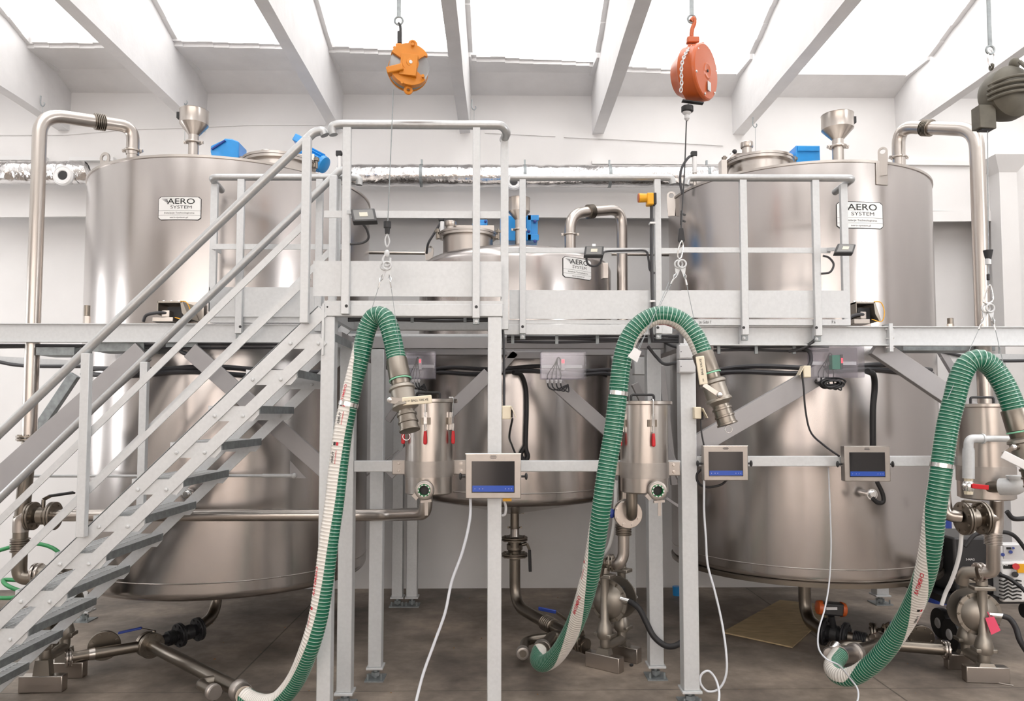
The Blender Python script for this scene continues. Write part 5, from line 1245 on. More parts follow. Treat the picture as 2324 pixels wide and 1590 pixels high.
# ================================================================ FLOOR PIPEWORK AND PUMPS
def pump(label, c, ax, r=.138, hgt=.19, m='cast', pipe_off=.115, base=.13):
    c = V(c); a = V(ax).normalized(); s = V((0,0,1)).cross(a).normalized(); t = thing('diaphragm_pump', label, 'pump', V((c.x,c.y,0)), 'diaphragm pumps')
    part('centre_block', MB().bar(c-a*.07, c+a*.07, .12, .16, s), 'blackpl', t, bevel=.01)
    for q in (1, -1):
        o = c + a*q*.06
        ch = part('chamber', MB().lathe(o, a*q, [(0,r),(.012,r),(.014,r*.84),(.035,r*.74),(.06,r*.45),(.068,r*.2),(.07,.01)], 40), m, t)
        for k in range(12):
            an = 2*PI*k/12; d = s*math.cos(an)+V((0,0,1))*math.sin(an); mb = MB()
            mb.bar(o+d*r*.80+a*q*.012, o+d*r*1.0+a*q*.012, .006, .014, s*math.sin(an)*-1+V((0,0,1))*math.cos(an)); bolt(mb, o+d*r*.93+a*q*.012, a*q, .007, .006); part('bolt', mb, 'ss_dark', ch)
        p = c + a*q*pipe_off; top = p+V((0,0,hgt)); bot = p-V((0,0,hgt))
        part('riser', MB().lathe(bot-V((0,0,.05)), (0,0,1), [(0,.045),(.02,.056),(.05,.056),(.09,.045),(.12,.030),(2*hgt-.02,.028),(2*hgt+.03,.030),(2*hgt+.05,.036)], 24), m, t)
        for z in (hgt*.93, -hgt*1.12):
            part('joint_flange', MB().cbox(p+V((0,0,z)), (.13,.085,.024), (0,0,math.atan2(s.y,s.x))), m, t, bevel=.005)
    for z, rr in ((hgt+.045,.034),(-hgt-.105,.034)):
        pts = [c+a*pipe_off+V((0,0,z*.82)), c+a*pipe_off+V((0,0,z)), c-a*pipe_off+V((0,0,z)), c-a*pipe_off+V((0,0,z*.82))]
        part('manifold', MB().tube(fillet(pts,.05), rr, 18), m, t, ang=60)
    for q in (1,-1):
        p = c + a*q*(pipe_off+.01); mb = MB(); mb.bar(V((p.x,p.y,.05))-s*base, V((p.x,p.y,.05))+s*base, .10, .07, (0,0,1)); part('foot_block', mb, 'ss', t, bevel=.005)
        mb = MB(); z0 = c.z-hgt-.11
        mb.hexa([V((p.x,p.y,.10))+s*x+a*y for x,y in ((-.05,-.03),(.05,-.03),(.05,.03),(-.05,.03))]+[V((p.x,p.y,max(z0,.12)))+s*x+a*y for x,y in ((-.04,-.025),(.04,-.025),(.04,.025),(-.04,.025))]); part('foot_bracket', mb, m, t)
    return t, c, a, s
c3 = P(2210,1386,4.95); p3 = pump('cast diaphragm pump with a pink tag, on the floor by the welding machine', c3, (-.12,-1,0))
c2 = P(1392,1358,5.20); p2 = pump('cast diaphragm pump on the floor behind the middle green hose', c2, (-.62,-.78,0), .142)
c1_ = P(128,1372,4.88); p1 = pump('cast diaphragm pump partly hidden behind the lower stair treads', c1_, (.05,-1,0), .138)
t = p3[0]; q = P(2248,1425,4.78)
mb = MB(); mb.hexa([P(2236,1398,4.79),P(2258,1395,4.78),P(2258,1395,4.784),P(2236,1398,4.794),P(2240,1388,4.79),P(2250,1384,4.78),P(2250,1384,4.784),P(2240,1388,4.794)]); 
tg = thing('paper_tag', 'pink paper tag hanging on the pump by the welding machine', 'tag', P(2250,1400,4.78))
part('tag_sheet', MB().prism([P(2236,1402,4.78),P(2256,1398,4.78),P(2271,1430,4.77),P(2250,1440,4.77)], (0,.001,0)), 'pink', tg); part('string', MB().cyl(P(2247,1400,4.78), P(2241,1388,4.80), .003, seg=6), 'pink', tg)
# air hoses to the pumps
def hose_simple(name, label, pts, r, m, cat='hose', group=None, seg=10):
    t = MB().tube(spline([P(*p) if not isinstance(p, V) else p for p in pts]), r, seg).build(name, m, label=label, cat=cat, group=group, ang=80); return t
t = thing('air_hose', 'thick black air hose curving from the middle pump to the floor by the column', 'hose', P(1430,1362,4.9))
part('hose_tube', MB().tube(spline([P(1428,1363,4.95),P(1450,1380,4.9),P(1466,1410,4.88),P(1485,1445,4.85),P(1515,1466,4.83),P(1545,1458,4.84),P(1565,1430,4.85),P(1570,1380,5.0)]), .019, 12), 'black', t)
part('hose_nipple', MB().cyl(P(1408,1358,4.98), P(1430,1364,4.95), .015, seg=12), 'chrome', t)
t = thing('air_hose', 'thick black air hose leaving the right pump towards the right frame edge', 'hose', P(2270,1395,4.8))
part('hose_tube', MB().tube(spline([P(2275,1397,4.80),P(2292,1404,4.78),P(2306,1425,4.75),P(2316,1455,4.72),P(2345,1500,4.7)]), .018, 12), 'black', t)
part('hose_nipple', MB().cyl(P(2245,1394,4.82), P(2276,1397,4.80), .014, .016, 12), 'chrome', t)
def pipe(root, pts, r, fr=.10, m='ss_dark', name='pipe_run'): return part(name, MB().tube(fillet([V(p) for p in pts], fr, 9), r, 20), m, root, ang=60)
# --- left floor line
a = V((P(508,1362,cL.y).x, cL.y-.15, zL0)); zf = .13
g1 = G(440,1430,zf+.02); g2 = G(340,1462,zf); g3 = G(232,1484,zf); g4 = G(158,1492,zf); g5 = G(556,1572,.10)
fl = thing('floor_pipe', 'tarnished stainless pipe from the left tank outlet along the floor to the hidden pump', 'pipe', a)
mb = MB(); clampring(mb, a+V((0,0,-.13)), (0,0,1), .040); part('pipe_clamp', mb, 'ss_dark', fl)
d = (g1-V((a.x,a.y,g1.z))).normalized()
pipe(fl, [a+V((0,0,.04)), V((a.x,a.y,g1.z+.02)), g1], .040, .16); pipe(fl, [g1, g2], .036, m='black', name='dark_pipe'); pipe(fl, [g2, g4], .036)
mb = MB(); bellows(mb, g1.lerp(g2,.45), g1.lerp(g2,.62), .045, 7, .12); part('bellows', mb, 'black', fl)
mb = MB(); dd = (g2-g4).normalized(); flange(mb, g4, dd, .058, .014); flange(mb, g4-dd*.018, dd, .058, .014); part('flange', mb, 'ss', fl)
mb = MB(); dn = V((.9,-.45,0)).normalized(); flange(mb, g3+V((-.05,.12,.02)), (-.5,.85,.1), .10, .02, 8, .009); part('blind_flange', mb, 'ss_dark', fl)
part('reducer', MB().cyl(g4.lerp(g2,.12), g4.lerp(g2,.3), .030, .040, 20), 'ss', fl)
ballvalve('ball_valve', 'black flanged valve on the floor pipe below the left tank', g1+(g2-g1)*.12, g1-g2, .045, .11, 'black')
vv = ballvalve('ball_valve', 'flanged floor valve with blue lever grip, left of the hose elbow', g2, (g5-g2), .046, .02, 'ss_dark', (g2+V((.02,.02,.09)), P(322,1424,5.15)+V((0,0,0)), P(268,1436,5.1)), 'bluedk')
fb = thing('floor_pipe', 'stainless floor pipe running forward to the first hose coupling', 'pipe', g2)
pipe(fb, [g2+(g5-g2).normalized()*.03, g5+(g2-g5).normalized()*.05], .041)
da = (g5-g2).normalized(); sd = V((da.y,-da.x,0))
q0 = g5-da*.30; pts = [q0+V((0,0,.0)), q0-sd*-.0+V((-.10,-.06,-.0)), q0+V((-.10,-.06,0))+da*.16]
pipe(fb, pts, .030, .06, 'ss_dark', 'branch_pipe')
cpl = part('coupling', MB().lathe(g5-da*.10, da, [(0,.045),(.02,.06),(.03,.062),(.05,.058),(.06,.050),(.10,.050)], 28), 'sskin', fb)
part('coupling', MB().lathe(pts[-1], da, [(0,.034),(.01,.046),(.03,.046),(.035,.040),(.05,.040)], 24), 'sskin', fb)
e5 = h1.cl[-1]; part('hose_tail', MB().cyl(g5-da*.02, e5, .048, .050, 24), 'ss_dark', fb)
# --- middle floor line
am_ = V((P(1168,1150,cM.y).x, cM.y-.02, zM0-.12)); zz = .16
fm = thing('floor_pipe', 'vertical stainless outlet pipe of the middle tank bending along the floor', 'pipe', am_)
m1 = V((am_.x, 6.2, .12)); m1 = V((am_.x, am_.y-.0, .15)); m2 = G(1236,1411,.15); m3 = G(1300,1444,.14)
pipe(fm, [am_+V((0,0,.03)), am_+V((0,0,-.30))], .036, .1); 
mb = MB(); clampring(mb, P(1168,1162,6.3), (0,0,1), .045); clampring(mb, P(1168,1196,6.3), (0,0,1), .034); part('pipe_clamp', mb, 'ss_dark', fm)
pipe(fm, [V((am_.x,am_.y-.08,P(1168,1262,6.28).z)), V((am_.x,am_.y-.08,.16)), m2, m3], .044, .22)
mb = MB(); bellows(mb, m2, m2.lerp(m3,.35), .052, 6, .14); part('bellows', mb, 'ss_dark', fm)
vc = P(1168,1240,6.28)
ballvalve('ball_valve', 'upright flanged ball valve with hanging black lever under the middle tank', vc, (0,0,1), .058, .10, 'ss_dark', (vc+V((.10,-.02,.03)), vc+V((.122,-.03,-.02)), vc+V((.128,-.03,-.20))), 'black')
part('neck_pipe', MB().cyl(V((am_.x,am_.y-.04,am_.z-.15)), V((am_.x,am_.y-.06,vc.z+.09)), .036, seg=20), 'ss', fm)
m4 = G(1330,1462,.13)
pipe(fm, [m3, m4], .042); k1 = G(1230,1468,.10); k2 = G(1186,1478,.09)
fk = thing('floor_pipe', 'short twin floor pipe with hose couplings behind the middle hose end', 'pipe', k1)
pipe(fk, [m4+V((0,0,-.02)), G(1258,1440,.12), k1+V((-.0,-.06,0))], .044, .10); pipe(fk, [G(1262,1444,.11), G(1192,1452,.10), k2+V((0,-.05,0))], .032, .08)
for k, r in ((k1,.058),(k2,.044)):
    part('coupling', MB().lathe(k+V((0,.02,0)), (0,-1,0), [(0,r*.8),(.02,r),(.05,r*1.04),(.07,r*.95),(.074,r*.8),(.074,r*.6),(.068,r*.55),(.068,.01)], 28), 'sskin', fk)
ce = h2.cl[-1]; part('hose_tail', MB().cyl(k1+V((0,-.04,0)), ce, .050, .050, 24), 'ss_dark', fk)
ballvalve('ball_valve', 'small flanged floor valve with blue lever beside the middle floor pipe', G(1302,1450,.15), (.9,-.4,0), .042, .05, 'ss_dark', (G(1300,1440,.18)+V((0,0,.07)), P(1262,1388,5.25), P(1222,1380,5.3)), 'bluedk')
# discharge line from vessel 2 to the pump
dv = thing('drop_pipe', 'stainless drop pipe with bellows between the middle filter vessel and its pump', 'pipe', P(1432,1150,YV))
pipe(dv, [P(1434,1118,YV), P(1434,1168,YV), P(1430,1170,YV+.22), P(1424,1172,YV+.26)], .033, .07, 'ss_dark')
fc = P(1426,1166,YV+.10); mb = MB(); flange(mb, fc, (0,-1,0), .085, .014, 8, .010); flange(mb, fc+V((0,.06,0)), (0,-1,0), .085, .014, 8, .010); part('flange', mb, 'ss', dv); part('valve_body', MB().cyl(fc, fc+V((0,.06,0)), .05), 'ss_dark', dv)
part('valve_knob', MB().ball(fc+V((-.095,.03,.0)), .018, (1,1,1.6)), 'bluedk', dv)
yq = 4.72
pipe(dv, [P(1420,1172,yq), P(1415,1200,yq), P(1415,1262,yq), P(1405,1280,yq), P(1386,1276,yq+.12)], .036, .07, 'ss')
mb = MB(); bellows(mb, P(1415,1214,yq), P(1415,1188,yq), .046, 7, .10); part('bellows', mb, 'ss_dark', dv)
mb = MB(); flange(mb, P(1390,1277,yq+.08), (-1,.25,0), .055, .014); flange(mb, P(1383,1276,yq+.10), (-1,.25,0), .055, .014); part('flange', mb, 'ss_dark', dv)
pipe(dv, [P(1380,1276,yq+.12), P(1362,1276,yq+.2), P(1358,1300,yq+.25)], .034, .05, 'ss_dark')
hose_simple('air_line', 'white flexible line behind the middle filter vessel', [(1398,1090,4.75),(1396,1150,4.75),(1392,1200,4.78),(1382,1240,4.85),(1366,1268,4.95),(1356,1300,5.0)], .0115, 'white', 'hose')
# --- right floor line
ar = V((P(1826,1335,5.72).x, 5.72, zR0)); r1 = G(1870,1432,.16); r2 = G(1925,1445,.15); r3 = G(2010,1462,.14); r4 = G(2150,1474,.13)
fr_ = thing('floor_pipe', 'tarnished stainless outlet pipe of the right tank running to the right pump', 'pipe', ar)
pipe(fr_, [ar+V((0,0,.05)), V((ar.x,ar.y,r1.z)), r1, r1.lerp(r2,.2)], .046, .20); pipe(fr_, [r2, r3, r4], .038)
mb = MB(); clampring(mb, ar+V((0,0,-.07)), (0,0,1), .046); part('pipe_clamp', mb, 'ss_dark', fr_)
mb = MB(); bellows(mb, r2.lerp(r3,.15), r2.lerp(r3,.5), .048, 8, .12); part('bellows', mb, 'black', fr_)
mb = MB(); dd = (r4-r3).normalized(); flange(mb, r4, dd, .062, .014); flange(mb, r4-dd*.018, dd, .062, .014); part('flange', mb, 'ss', fr_)
mb = MB(); flange(mb, G(2110,1462,.14)+V((0,.10,.02)), (.2,1,.1), .085, .02, 8, .009); part('blind_flange', mb, 'ss_dark', fr_)
va = ballvalve('actuated_valve', 'valve with a red and black pneumatic actuator under the right tank', r1.lerp(r2,.45), r2-r1, .052, .11, 'black')
ya = 5.3; A0 = P(1853,1377,ya); A1 = P(1919,1383,ya); dA = (A1-A0).normalized(); LA = (A1-A0).length
part('actuator', MB().bar(A0+dA*.02, A1-dA*.02, .085, .08, (0,0,1)), 'blackpl', va, bevel=.012)
for pp, s_ in ((A0,1),(A1,-1)):
    part('end_cap', MB().lathe(pp, dA*s_, [(0,.030),(.006,.046),(.03,.052),(.034,.052)], 24), 'red' if False else 'orange', va)
part('valve_stem', MB().cyl(A0.lerp(A1,.5)-V((0,0,.05)), r1.lerp(r2,.45), .022, seg=14), 'black', va)
part('actuator_label', MB().box(A0.x+LA*.25,A0.x+LA*.62,A0.y-.043,A0.y-.041,A0.z-.010,A0.z+.010), 'lgrey', va)
s1_ = G(2006,1462,.14); s2_ = G(1932,1484,.13)
fs_ = thing('floor_pipe', 'stainless floor branch with flange leading to the right hose coupling', 'pipe', s1_)
dS = (s2_-s1_).normalized(); pipe(fs_, [s1_, s2_-dS*.06], .050, m='ss_dark')
mb = MB(); flange(mb, s1_+dS*.05, dS, .085, .016, 8, .009); flange(mb, s1_+dS*.02, dS, .085, .016, 8, .009); part('flange', mb, 'ss', fs_)
part('coupling', MB().lathe(s2_-dS*.08, dS, [(0,.05),(.02,.064),(.05,.066),(.06,.056),(.09,.054)], 28), 'sskin', fs_)
pipe(fs_, [s2_-dS*.16+V((-.02,.02,.02)), G(1912,1462,.15), G(1888,1478,.13)], .034, .06, 'ss_dark', 'branch_pipe')
part('coupling_cap', MB().lathe(G(1882,1481,.12), (-.35,-1,.1), [(0,.040),(.03,.042),(.04,.038),(.042,.020),(.044,.01)], 24), 'sskin', fs_)
part('coupling_cap', MB().lathe(G(1897,1462,.17), (-.5,-.6,-.5), [(0,.034),(.04,.036),(.05,.034),(.052,.01)], 24), 'chrome', fs_)
c3e = h3.cl[-1]; part('hose_tail', MB().cyl(s2_, c3e, .052, .054, 24), 'ss', fs_)
ballvalve('ball_valve', 'flat floor valve with thin bent lever behind the right hose', G(1996,1440,.16), (.7,-.3,0), .044, .05, 'ss_dark', (P(2004,1422,5.25), P(2020,1412,5.2), P(2045,1424,5.15)), 'bluedk')
# --- right riser valve group above the right pump
YQ = 4.62
rg = thing('drop_pipe', 'stainless pipe with bellows bend and flanged valve above the right pump', 'pipe', P(2253,1200,YQ))
pipe(rg, [P(2262,1130,YQ-.05), P(2262,1172,YQ), P(2262,1190,YQ), P(2254,1230,YQ), P(2254,1298,YQ+.03), P(2226,1299,YQ+.08)], .038, .08, 'ss'); pipe(rg, [P(2262,1172,YQ), P(2235,1172,YQ)], .040, m='ss')
mb = MB(); bellows(mb, P(2254,1236,YQ), P(2254,1208,YQ), .046, 8, .10); part('bellows', mb, 'ss', rg)
mb = MB(); flange(mb, P(2218,1298,YQ+.1), (1,0,0), .060, .014); flange(mb, P(2228,1298,YQ+.1), (1,0,0), .060, .014); part('flange', mb, 'ss', rg)
pipe(rg, [P(2216,1298,YQ+.1), P(2186,1298,YQ+.15), P(2184,1322,YQ+.18)], .036, .05, 'cast')
pipe(rg, [P(2180,1172,YQ), P(2148,1168,YQ+.02), P(2142,1120,YQ+.05), P(2140,1060,YQ+.05)], .038, .10, 'ss')
ballvalve('ball_valve', 'flanged ball valve between the right pump riser and the right tank pipe', P(2208,1175,YQ), (1,0,.03), .055, .08, 'ss_dark', (P(2210,1150,YQ-.01), P(2225,1140,YQ-.06), P(2185,1136,YQ-.10)), 'cast')
# zinc bypass with red lever
zb = thing('bypass_pipe', 'bright zinc bypass pipe with a red handled ball valve on the right filter vessel', 'pipe', P(2198,1060,4.12))
YZ = 4.12
pipe(zb, [P(2310,996,YZ-.06), P(2250,995,YZ), P(2228,995,YZ)], .017, .03, 'galv'); part('elbow', MB().tube(fillet([P(2232,995,YZ),P(2198,995,YZ),P(2198,1022,YZ)], .035), .024, 20).lathe(P(2230,995,YZ),(1,0,0),[(-.004,.028),(.006,.028)],20).lathe(P(2198,1018,YZ),(0,0,1),[(-.006,.028),(.004,.028)],20), 'galv', zb, ang=60)
part('vertical_pipe', MB().cyl(P(2198,1020,YZ), P(2198,1085,YZ), .028 if False else .030, seg=20), 'galv', zb)
part('union_nut', MB().lathe(P(2198,1088,YZ), (0,0,1), [(-.008,.022),(.010,.024)], 8).lathe(P(2198,1118,YZ), (0,0,1), [(-.008,.022),(.010,.024)], 8), 'ivory', zb, 'brass coloured nuts')
vb_ = part('valve_body', MB().lathe(P(2198,1103,YZ), (0,0,1), [(-.028,.022),(-.018,.028),(.018,.028),(.028,.022)], 20).ball(P(2188,1101,YZ-.03), .012), 'chrome', zb)
part('red_lever', MB().bar(P(2206,1102,YZ-.035), P(2244,1106,YZ-.03), .026, .006, (0,0,1)), 'red', zb, bevel=.003)
pipe(zb, [P(2246,1104,4.2), P(2275,1104,4.12)], .032, .05, 'ss_dark'); part('large_elbow', MB().tube(fillet([P(2270,1104,4.12),P(2310,1104,4.05),P(2312,1080,4.05)], .07), .046, 24).lathe(P(2310,1084,4.05),(0,0,1),[(-.006,.052),(.012,.056)],24), 'galv', zb, ang=60)
hose_simple('air_line', 'thick white flexible line falling beside the right pump', [(2183,1180,4.66),(2180,1240,4.66),(2172,1280,4.68),(2158,1320,4.72),(2146,1345,4.76),(2137,1372,4.78)], .0125, 'white', 'hose')

# ================================================================ CONTROL PANELS AND LIGHTS
def monitor(label, u0, u1, v0, v1, Y, side=0, yaw=0):
    c = P((u0+u1)/2,(v0+v1)/2,Y); w = (u1-u0)*Y/F; h = (v1-v0)*Y/F; t = thing('operator_panel', label, 'monitor', c, 'stainless operator panels'); R = Euler((0,0,yaw)).to_matrix()
    def bx_(x0,x1,y0,y1,z0,z1): 
        mb = MB().box(x0,x1,y0,y1,z0,z1); mb.v = [c+R@p for p in mb.v]; return mb
    body = part('casing', bx_(-w/2,w/2,0,.055,-h/2,h/2), 'sskin', t, bevel=.004)
    sc = part('screen', bx_(-w*.39,w*.385,-.0015,.002,-h*.375,h*.325), 'screen', t)
    part('status_bar', bx_(-w*.375,w*.37,-.0022,.001,-h*.35,-h*.215), 'screenblue', sc)
    for k in (-.33,-.25,-.19,.22,.28,.33): part('icon', bx_(w*k-.0018,w*k+.0018,-.003,.0,-h*.29,-h*.28), 'white', sc)
    for z in (.395,.42,.445): part('maker_mark', bx_(-w*.05*(1 if z!=.42 else 1.3),w*.05*(1 if z!=.42 else 1.3),-.0012,.001,h*z-.0012,h*z+.0012), 'ink', t)
    for q in (-1,1):
        mb = MB(); o = c+R@V((q*(w/2+.002),.03,-h*.02)); mb.cyl(o, o+V((q*.022,0,0)), .006, seg=8); mb.ball(o+V((q*.026,0,0)), .012, (.7,1,1.6), 12, 8); part('clamp_knob', mb, 'blackpl', t)
    part('bracket', bx_(-.05,.05,.055,.10,-.04,.04), 'galv', t)
    part('bezel_lip', bx_(-w/2-.001,w/2+.001,-.0005,.004,h/2-.004,h/2+.001), 'chrome', t)
    return t, c
monitor('operator panel with blue status bar mounted on the front landing column', 1057,1182,1029,1130,3.88)
monitor('operator panel beside the column right of the hanging orange balancer hose', 1597,1698,1011,1090,4.38, yaw=.0)
monitor('operator panel on the cross tube before the middle of the right tank', 1917,2020,1012,1092,4.38, yaw=-.05)
def cable(label, pts, r, m='black', cat='cable', name='power_cable', n=8):
    return MB().tube(spline([P(*p) for p in pts], n), r, 8).build(name, m, label=label, cat=cat, ang=80)
cable('pale grey cable falling from the operator panel on the column to the floor', [(1068,1128,3.92),(1066,1180,3.92),(1050,1250,3.92),(1025,1320,3.92),(1010,1390,3.9),(985,1460,3.88),(960,1530,3.85),(942,1600,3.8)], .0075, 'wcable', name='data_cable')
cable('pale grey cable with a loop at the foot of the right front column', [(1598,1088,4.4),(1598,1160,4.4),(1602,1220,4.38),(1606,1280,4.36),(1622,1340,4.32),(1638,1410,4.28),(1648,1480,4.22),(1648,1530,4.2),(1632,1562,4.2),(1606,1568,4.2),(1590,1550,4.2),(1592,1530,4.2),(1608,1522,4.2),(1624,1540,4.2),(1632,1570,4.15),(1630,1600,4.1)], .0065, 'wcable', name='data_cable')
cable('thin pale cable falling from the beam across the right hose end to the floor', [(1880,1060,4.5),(1884,1160,4.5),(1886,1240,4.5),(1882,1320,4.5),(1872,1380,4.45),(1858,1430,4.35),(1858,1470,4.2),(1876,1495,4.1),(1905,1510,4.12),(1930,1540,4.2),(1945,1560,4.2),(1948,1580,4.15),(1942,1600,4.1)], .0048, 'wcable', name='data_cable')
cable('loose black cable coil behind the operator panel beside the right column', [(1598,1060,4.46),(1582,1075,4.46),(1585,1095,4.46),(1605,1105,4.46),(1635,1100,4.46),(1650,1088,4.46)], .007, 'black')
cable('black plug lead hanging from the cream socket to the right operator panel', [(1820,848,4.42),(1824,880,4.42),(1828,930,4.42),(1840,980,4.42),(1870,1010,4.42),(1905,1035,4.42)], .006, 'black')
cable('thick black cable on the front face of the right tank, above the operator panel', [(1968,842,4.75),(1982,850,4.8),(1985,880,4.85),(1981,930,4.85),(1981,1012,4.85)], .020, 'black')
cable('thick black cable loop below the right operator panel at the sensor nozzle', [(1990,1092,4.75),(2003,1120,4.75),(2004,1138,4.75),(1992,1140,4.75),(1980,1130,4.75)], .014, 'black')
cable('thin black lead from the cream socket on the front landing column', [(1163,950,4.05),(1156,990,4.2),(1162,1010,4.45),(1170,1030,4.5)], .006, 'black')
cable('thick black cable hanging in front of the middle tank', [(1165,845,5.3),(1182,850,5.35),(1193,880,5.4),(1195,930,5.4),(1193,1010,5.4),(1198,1035,5.4),(1190,1045,5.4),(1182,1030,5.4),(1192,1012,5.4)], .017, 'black')
cable('black plug lead down the inner face of the right front column', [(1590,950,4.44),(1592,980,4.43),(1598,1012,4.42)], .005, 'black')
# cable runs hugging the tanks
def hugrun(root, c, R, v, um, u0, u1, r, label):
    z = surf(c, R, um, v).z; a0 = math.atan2(surf(c,R,u0,v).x-c.x, -(surf(c,R,u0,v).y-c.y)); a1 = math.atan2(surf(c,R,u1,v).x-c.x, -(surf(c,R,u1,v).y-c.y))
    t = thing('cable_bundle', label, 'cable', (c.x, c.y-R, z))
    for k in (0, 1):
        pts = [V((c.x+math.sin(a)*(R+.022+.008*k), c.y-math.cos(a)*(R+.022+.008*k), z-.034*k+.012*math.sin(a*7+k))) for a in [a0+(a1-a0)*i/30 for i in range(31)]]
        part('cable', MB().tube(pts, r, 8), 'cable', t)
hugrun(tL, cL, RLL, 836, 450, 198, 728, .016, 'dark cable pair strapped round the left tank below the beam')
hugrun(tR, cR, RL, 834, 1730, 1600, 2105, .016, 'dark cable pair strapped round the right tank below the beam')
hugrun(tM, cM, .80, 835, 1250, 990, 1382, .015, 'dark cable pair strapped round the middle tank below the deck')
# trays and looms under the decks
def loom(label, u0, u1, v, Y, clips, n=3, dv=6):
    t = thing('cable_loom', label, 'cable', P((u0+u1)/2, v, Y), 'cable looms under the decks')
    for k in range(n):
        part('cable', MB().tube(spline([P(u0,v+dv*k,Y), P(u0+(u1-u0)*.3,v+dv*k+(-1)**k*1.5,Y), P(u0+(u1-u0)*.65,v+dv*k-(-1)**k*1.2,Y), P(u1,v+dv*k,Y)]), .008, 8), 'cable', t)
    for u in clips: part('clip', MB().box(P(u,v,Y-.012).x, P(u+7,v,Y-.012).x, Y-.02, Y-.008, P(u,v+dv*n,Y).z, P(u,v-5,Y).z), 'galv_dark', t)
loom('cable loom clipped under the deck before the middle tank', 1150, 1540, 763, 4.52, (1160,1260,1352,1470))
loom('cable loom clipped under the right beam', 1620, 1880, 787, 4.52, (1627,1712,1798), 2, 8)
loom('cable loom clipped under the landing in front of the middle tank', 790, 1110, 722, 4.20, (932,1052), 2, 5)
loom('cable loom running under the left beam behind the stair', -20, 735, 782, 4.80, (), 2, 6)
cable('black cable sagging under the landing deck behind the first hose', [(905,778,5.0),(980,782,5.0),(1050,778,5.0),(1110,774,5.0)], .014, 'cable')
cable('black cable drooping from the deck to the grey socket boxes', [(1470,785,4.6),(1490,810,4.6),(1510,826,4.55),(1545,820,4.52)], .010, 'cable')
cable('black cable looped from deck to the upper grey socket box', [(1500,770,4.6),(1520,782,4.58),(1545,790,4.52)], .010, 'cable')
cable('black cable under the left beam by the load cell', [(408,783,4.79),(410,796,4.79),(424,803,4.79),(440,800,4.79),(452,790,4.79)], .013, 'cable')
cable('black cable from the right railing post foot to the loom', [(1856,762,4.44),(1845,775,4.44),(1820,790,4.46),(1790,797,4.5)], .010, 'cable')
cable('black cable dropping from the loom to the cream socket at the clear box', [(1825,790,4.5),(1838,800,4.48),(1840,820,4.47),(1832,835,4.45)], .012, 'cable')
cable('black vertical cable beside the front landing column', [(1138,735,4.10),(1143,770,4.10),(1144,850,4.10),(1144,925,4.06)], .007, 'cable')
# clear junction boxes
def clearbox(label, u0, u1, v0, v1, Y, dev, dep=.10):
    a = P(u0,v1,Y); b = P(u1,v0,Y); t = thing('junction_box', label, 'junction box', ((a.x+b.x)/2,Y,a.z), 'clear junction boxes'); w = b.x-a.x; h = b.z-a.z
    part('back_plate', MB().box(a.x+.004,b.x-.004,Y+dep-.006,Y+dep,a.z+.004,b.z-.004), 'clear', t)
    part('clear_cover', MB().box(a.x,b.x,Y,Y+dep-.008,a.z,b.z), 'clear', t, bevel=.006)
    part('mounting_rail', MB().box(a.x+w*.04,b.x-w*.06,Y+dep-.022,Y+dep-.014,a.z+h*.42,a.z+h*.53), 'galv', t)
    if dev == 0:
        d = part('relay', MB().box(a.x+w*.46,a.x+w*.535,Y+dep-.07,Y+dep-.02,a.z+h*.34,a.z+h*.74), 'lgrey', t); part('indicator', MB().box(a.x+w*.47,a.x+w*.525,Y+dep-.073,Y+dep-.07,a.z+h*.58,a.z+h*.70), 'led', d)
    else:
        d = part('controller', MB().box(a.x+w*.40,a.x+w*.56,Y+dep-.07,Y+dep-.02,a.z+h*.27,a.z+h*.72), 'greendev', t); part('controller_front', MB().box(a.x+w*.56,a.x+w*.60,Y+dep-.075,Y+dep-.02,a.z+h*.27,a.z+h*.74), 'cable', d); part('indicator', MB().box(a.x+w*.565,a.x+w*.595,Y+dep-.078,Y+dep-.075,a.z+h*.46,a.z+h*.62), 'led', d)
    for k in range(4):
        x = a.x+w*(.16+.095*k); g = part('cable_gland', MB().lathe((x,Y+dep*.5,a.z), (0,0,-1), [(0,.010),(.012,.011),(.014,.008),(.022,.007)], 10), 'lgrey', t)
        part('wire', MB().tube(spline([V((x,Y+dep*.5,a.z-.02)), V((x+.01,Y+dep*.5,a.z-.05)), V((x+.05,Y+dep*.6,a.z-.062-.004*k)), V((a.x+w*.62,Y+dep*.7,a.z-.03))]), .0045, 6), 'black', t)
        part('wire', MB().tube(spline([V((x,Y+dep*.5,a.z)), V((x+.004,Y+dep*.55,a.z+h*.2)), V((a.x+w*.32+.006*k,Y+dep*.6,a.z+h*.55)), V((a.x+w*.40,Y+dep*.6,a.z+h*.8)), V((a.x+w*.47,Y+dep*.6,a.z+h*.68))]), .0028, 6), 'cable', t)
    return t
clearbox('clear junction box hung under the deck behind the first hose fitting', 917,988,796,859,4.75,0,.09)
clearbox('clear junction box with a red indicator under the deck before the middle tank', 1227,1331,796,860,4.52,0)
cb = clearbox('largest clear junction box, with a green controller, under the right beam', 1846,1962,785,856,4.42,1,.09)
mb = MB(); rn = random.Random(4)
for k in range(9):
    c_ = P(1886,864,4.45)+V((rn.uniform(-.02,.02),rn.uniform(-.02,.02),rn.uniform(-.01,.01))); mb.tube([c_+V((math.cos(a)*(.055+.002*k),rn.uniform(-.005,.005),math.sin(a)*.022-.012)) for a in [2*PI*j/20 for j in range(20)]], .0055, 6, closed=True)
mb.build('cable_coil', 'black', label='bundled coil of black cable tucked under the largest clear junction box', cat='cable')
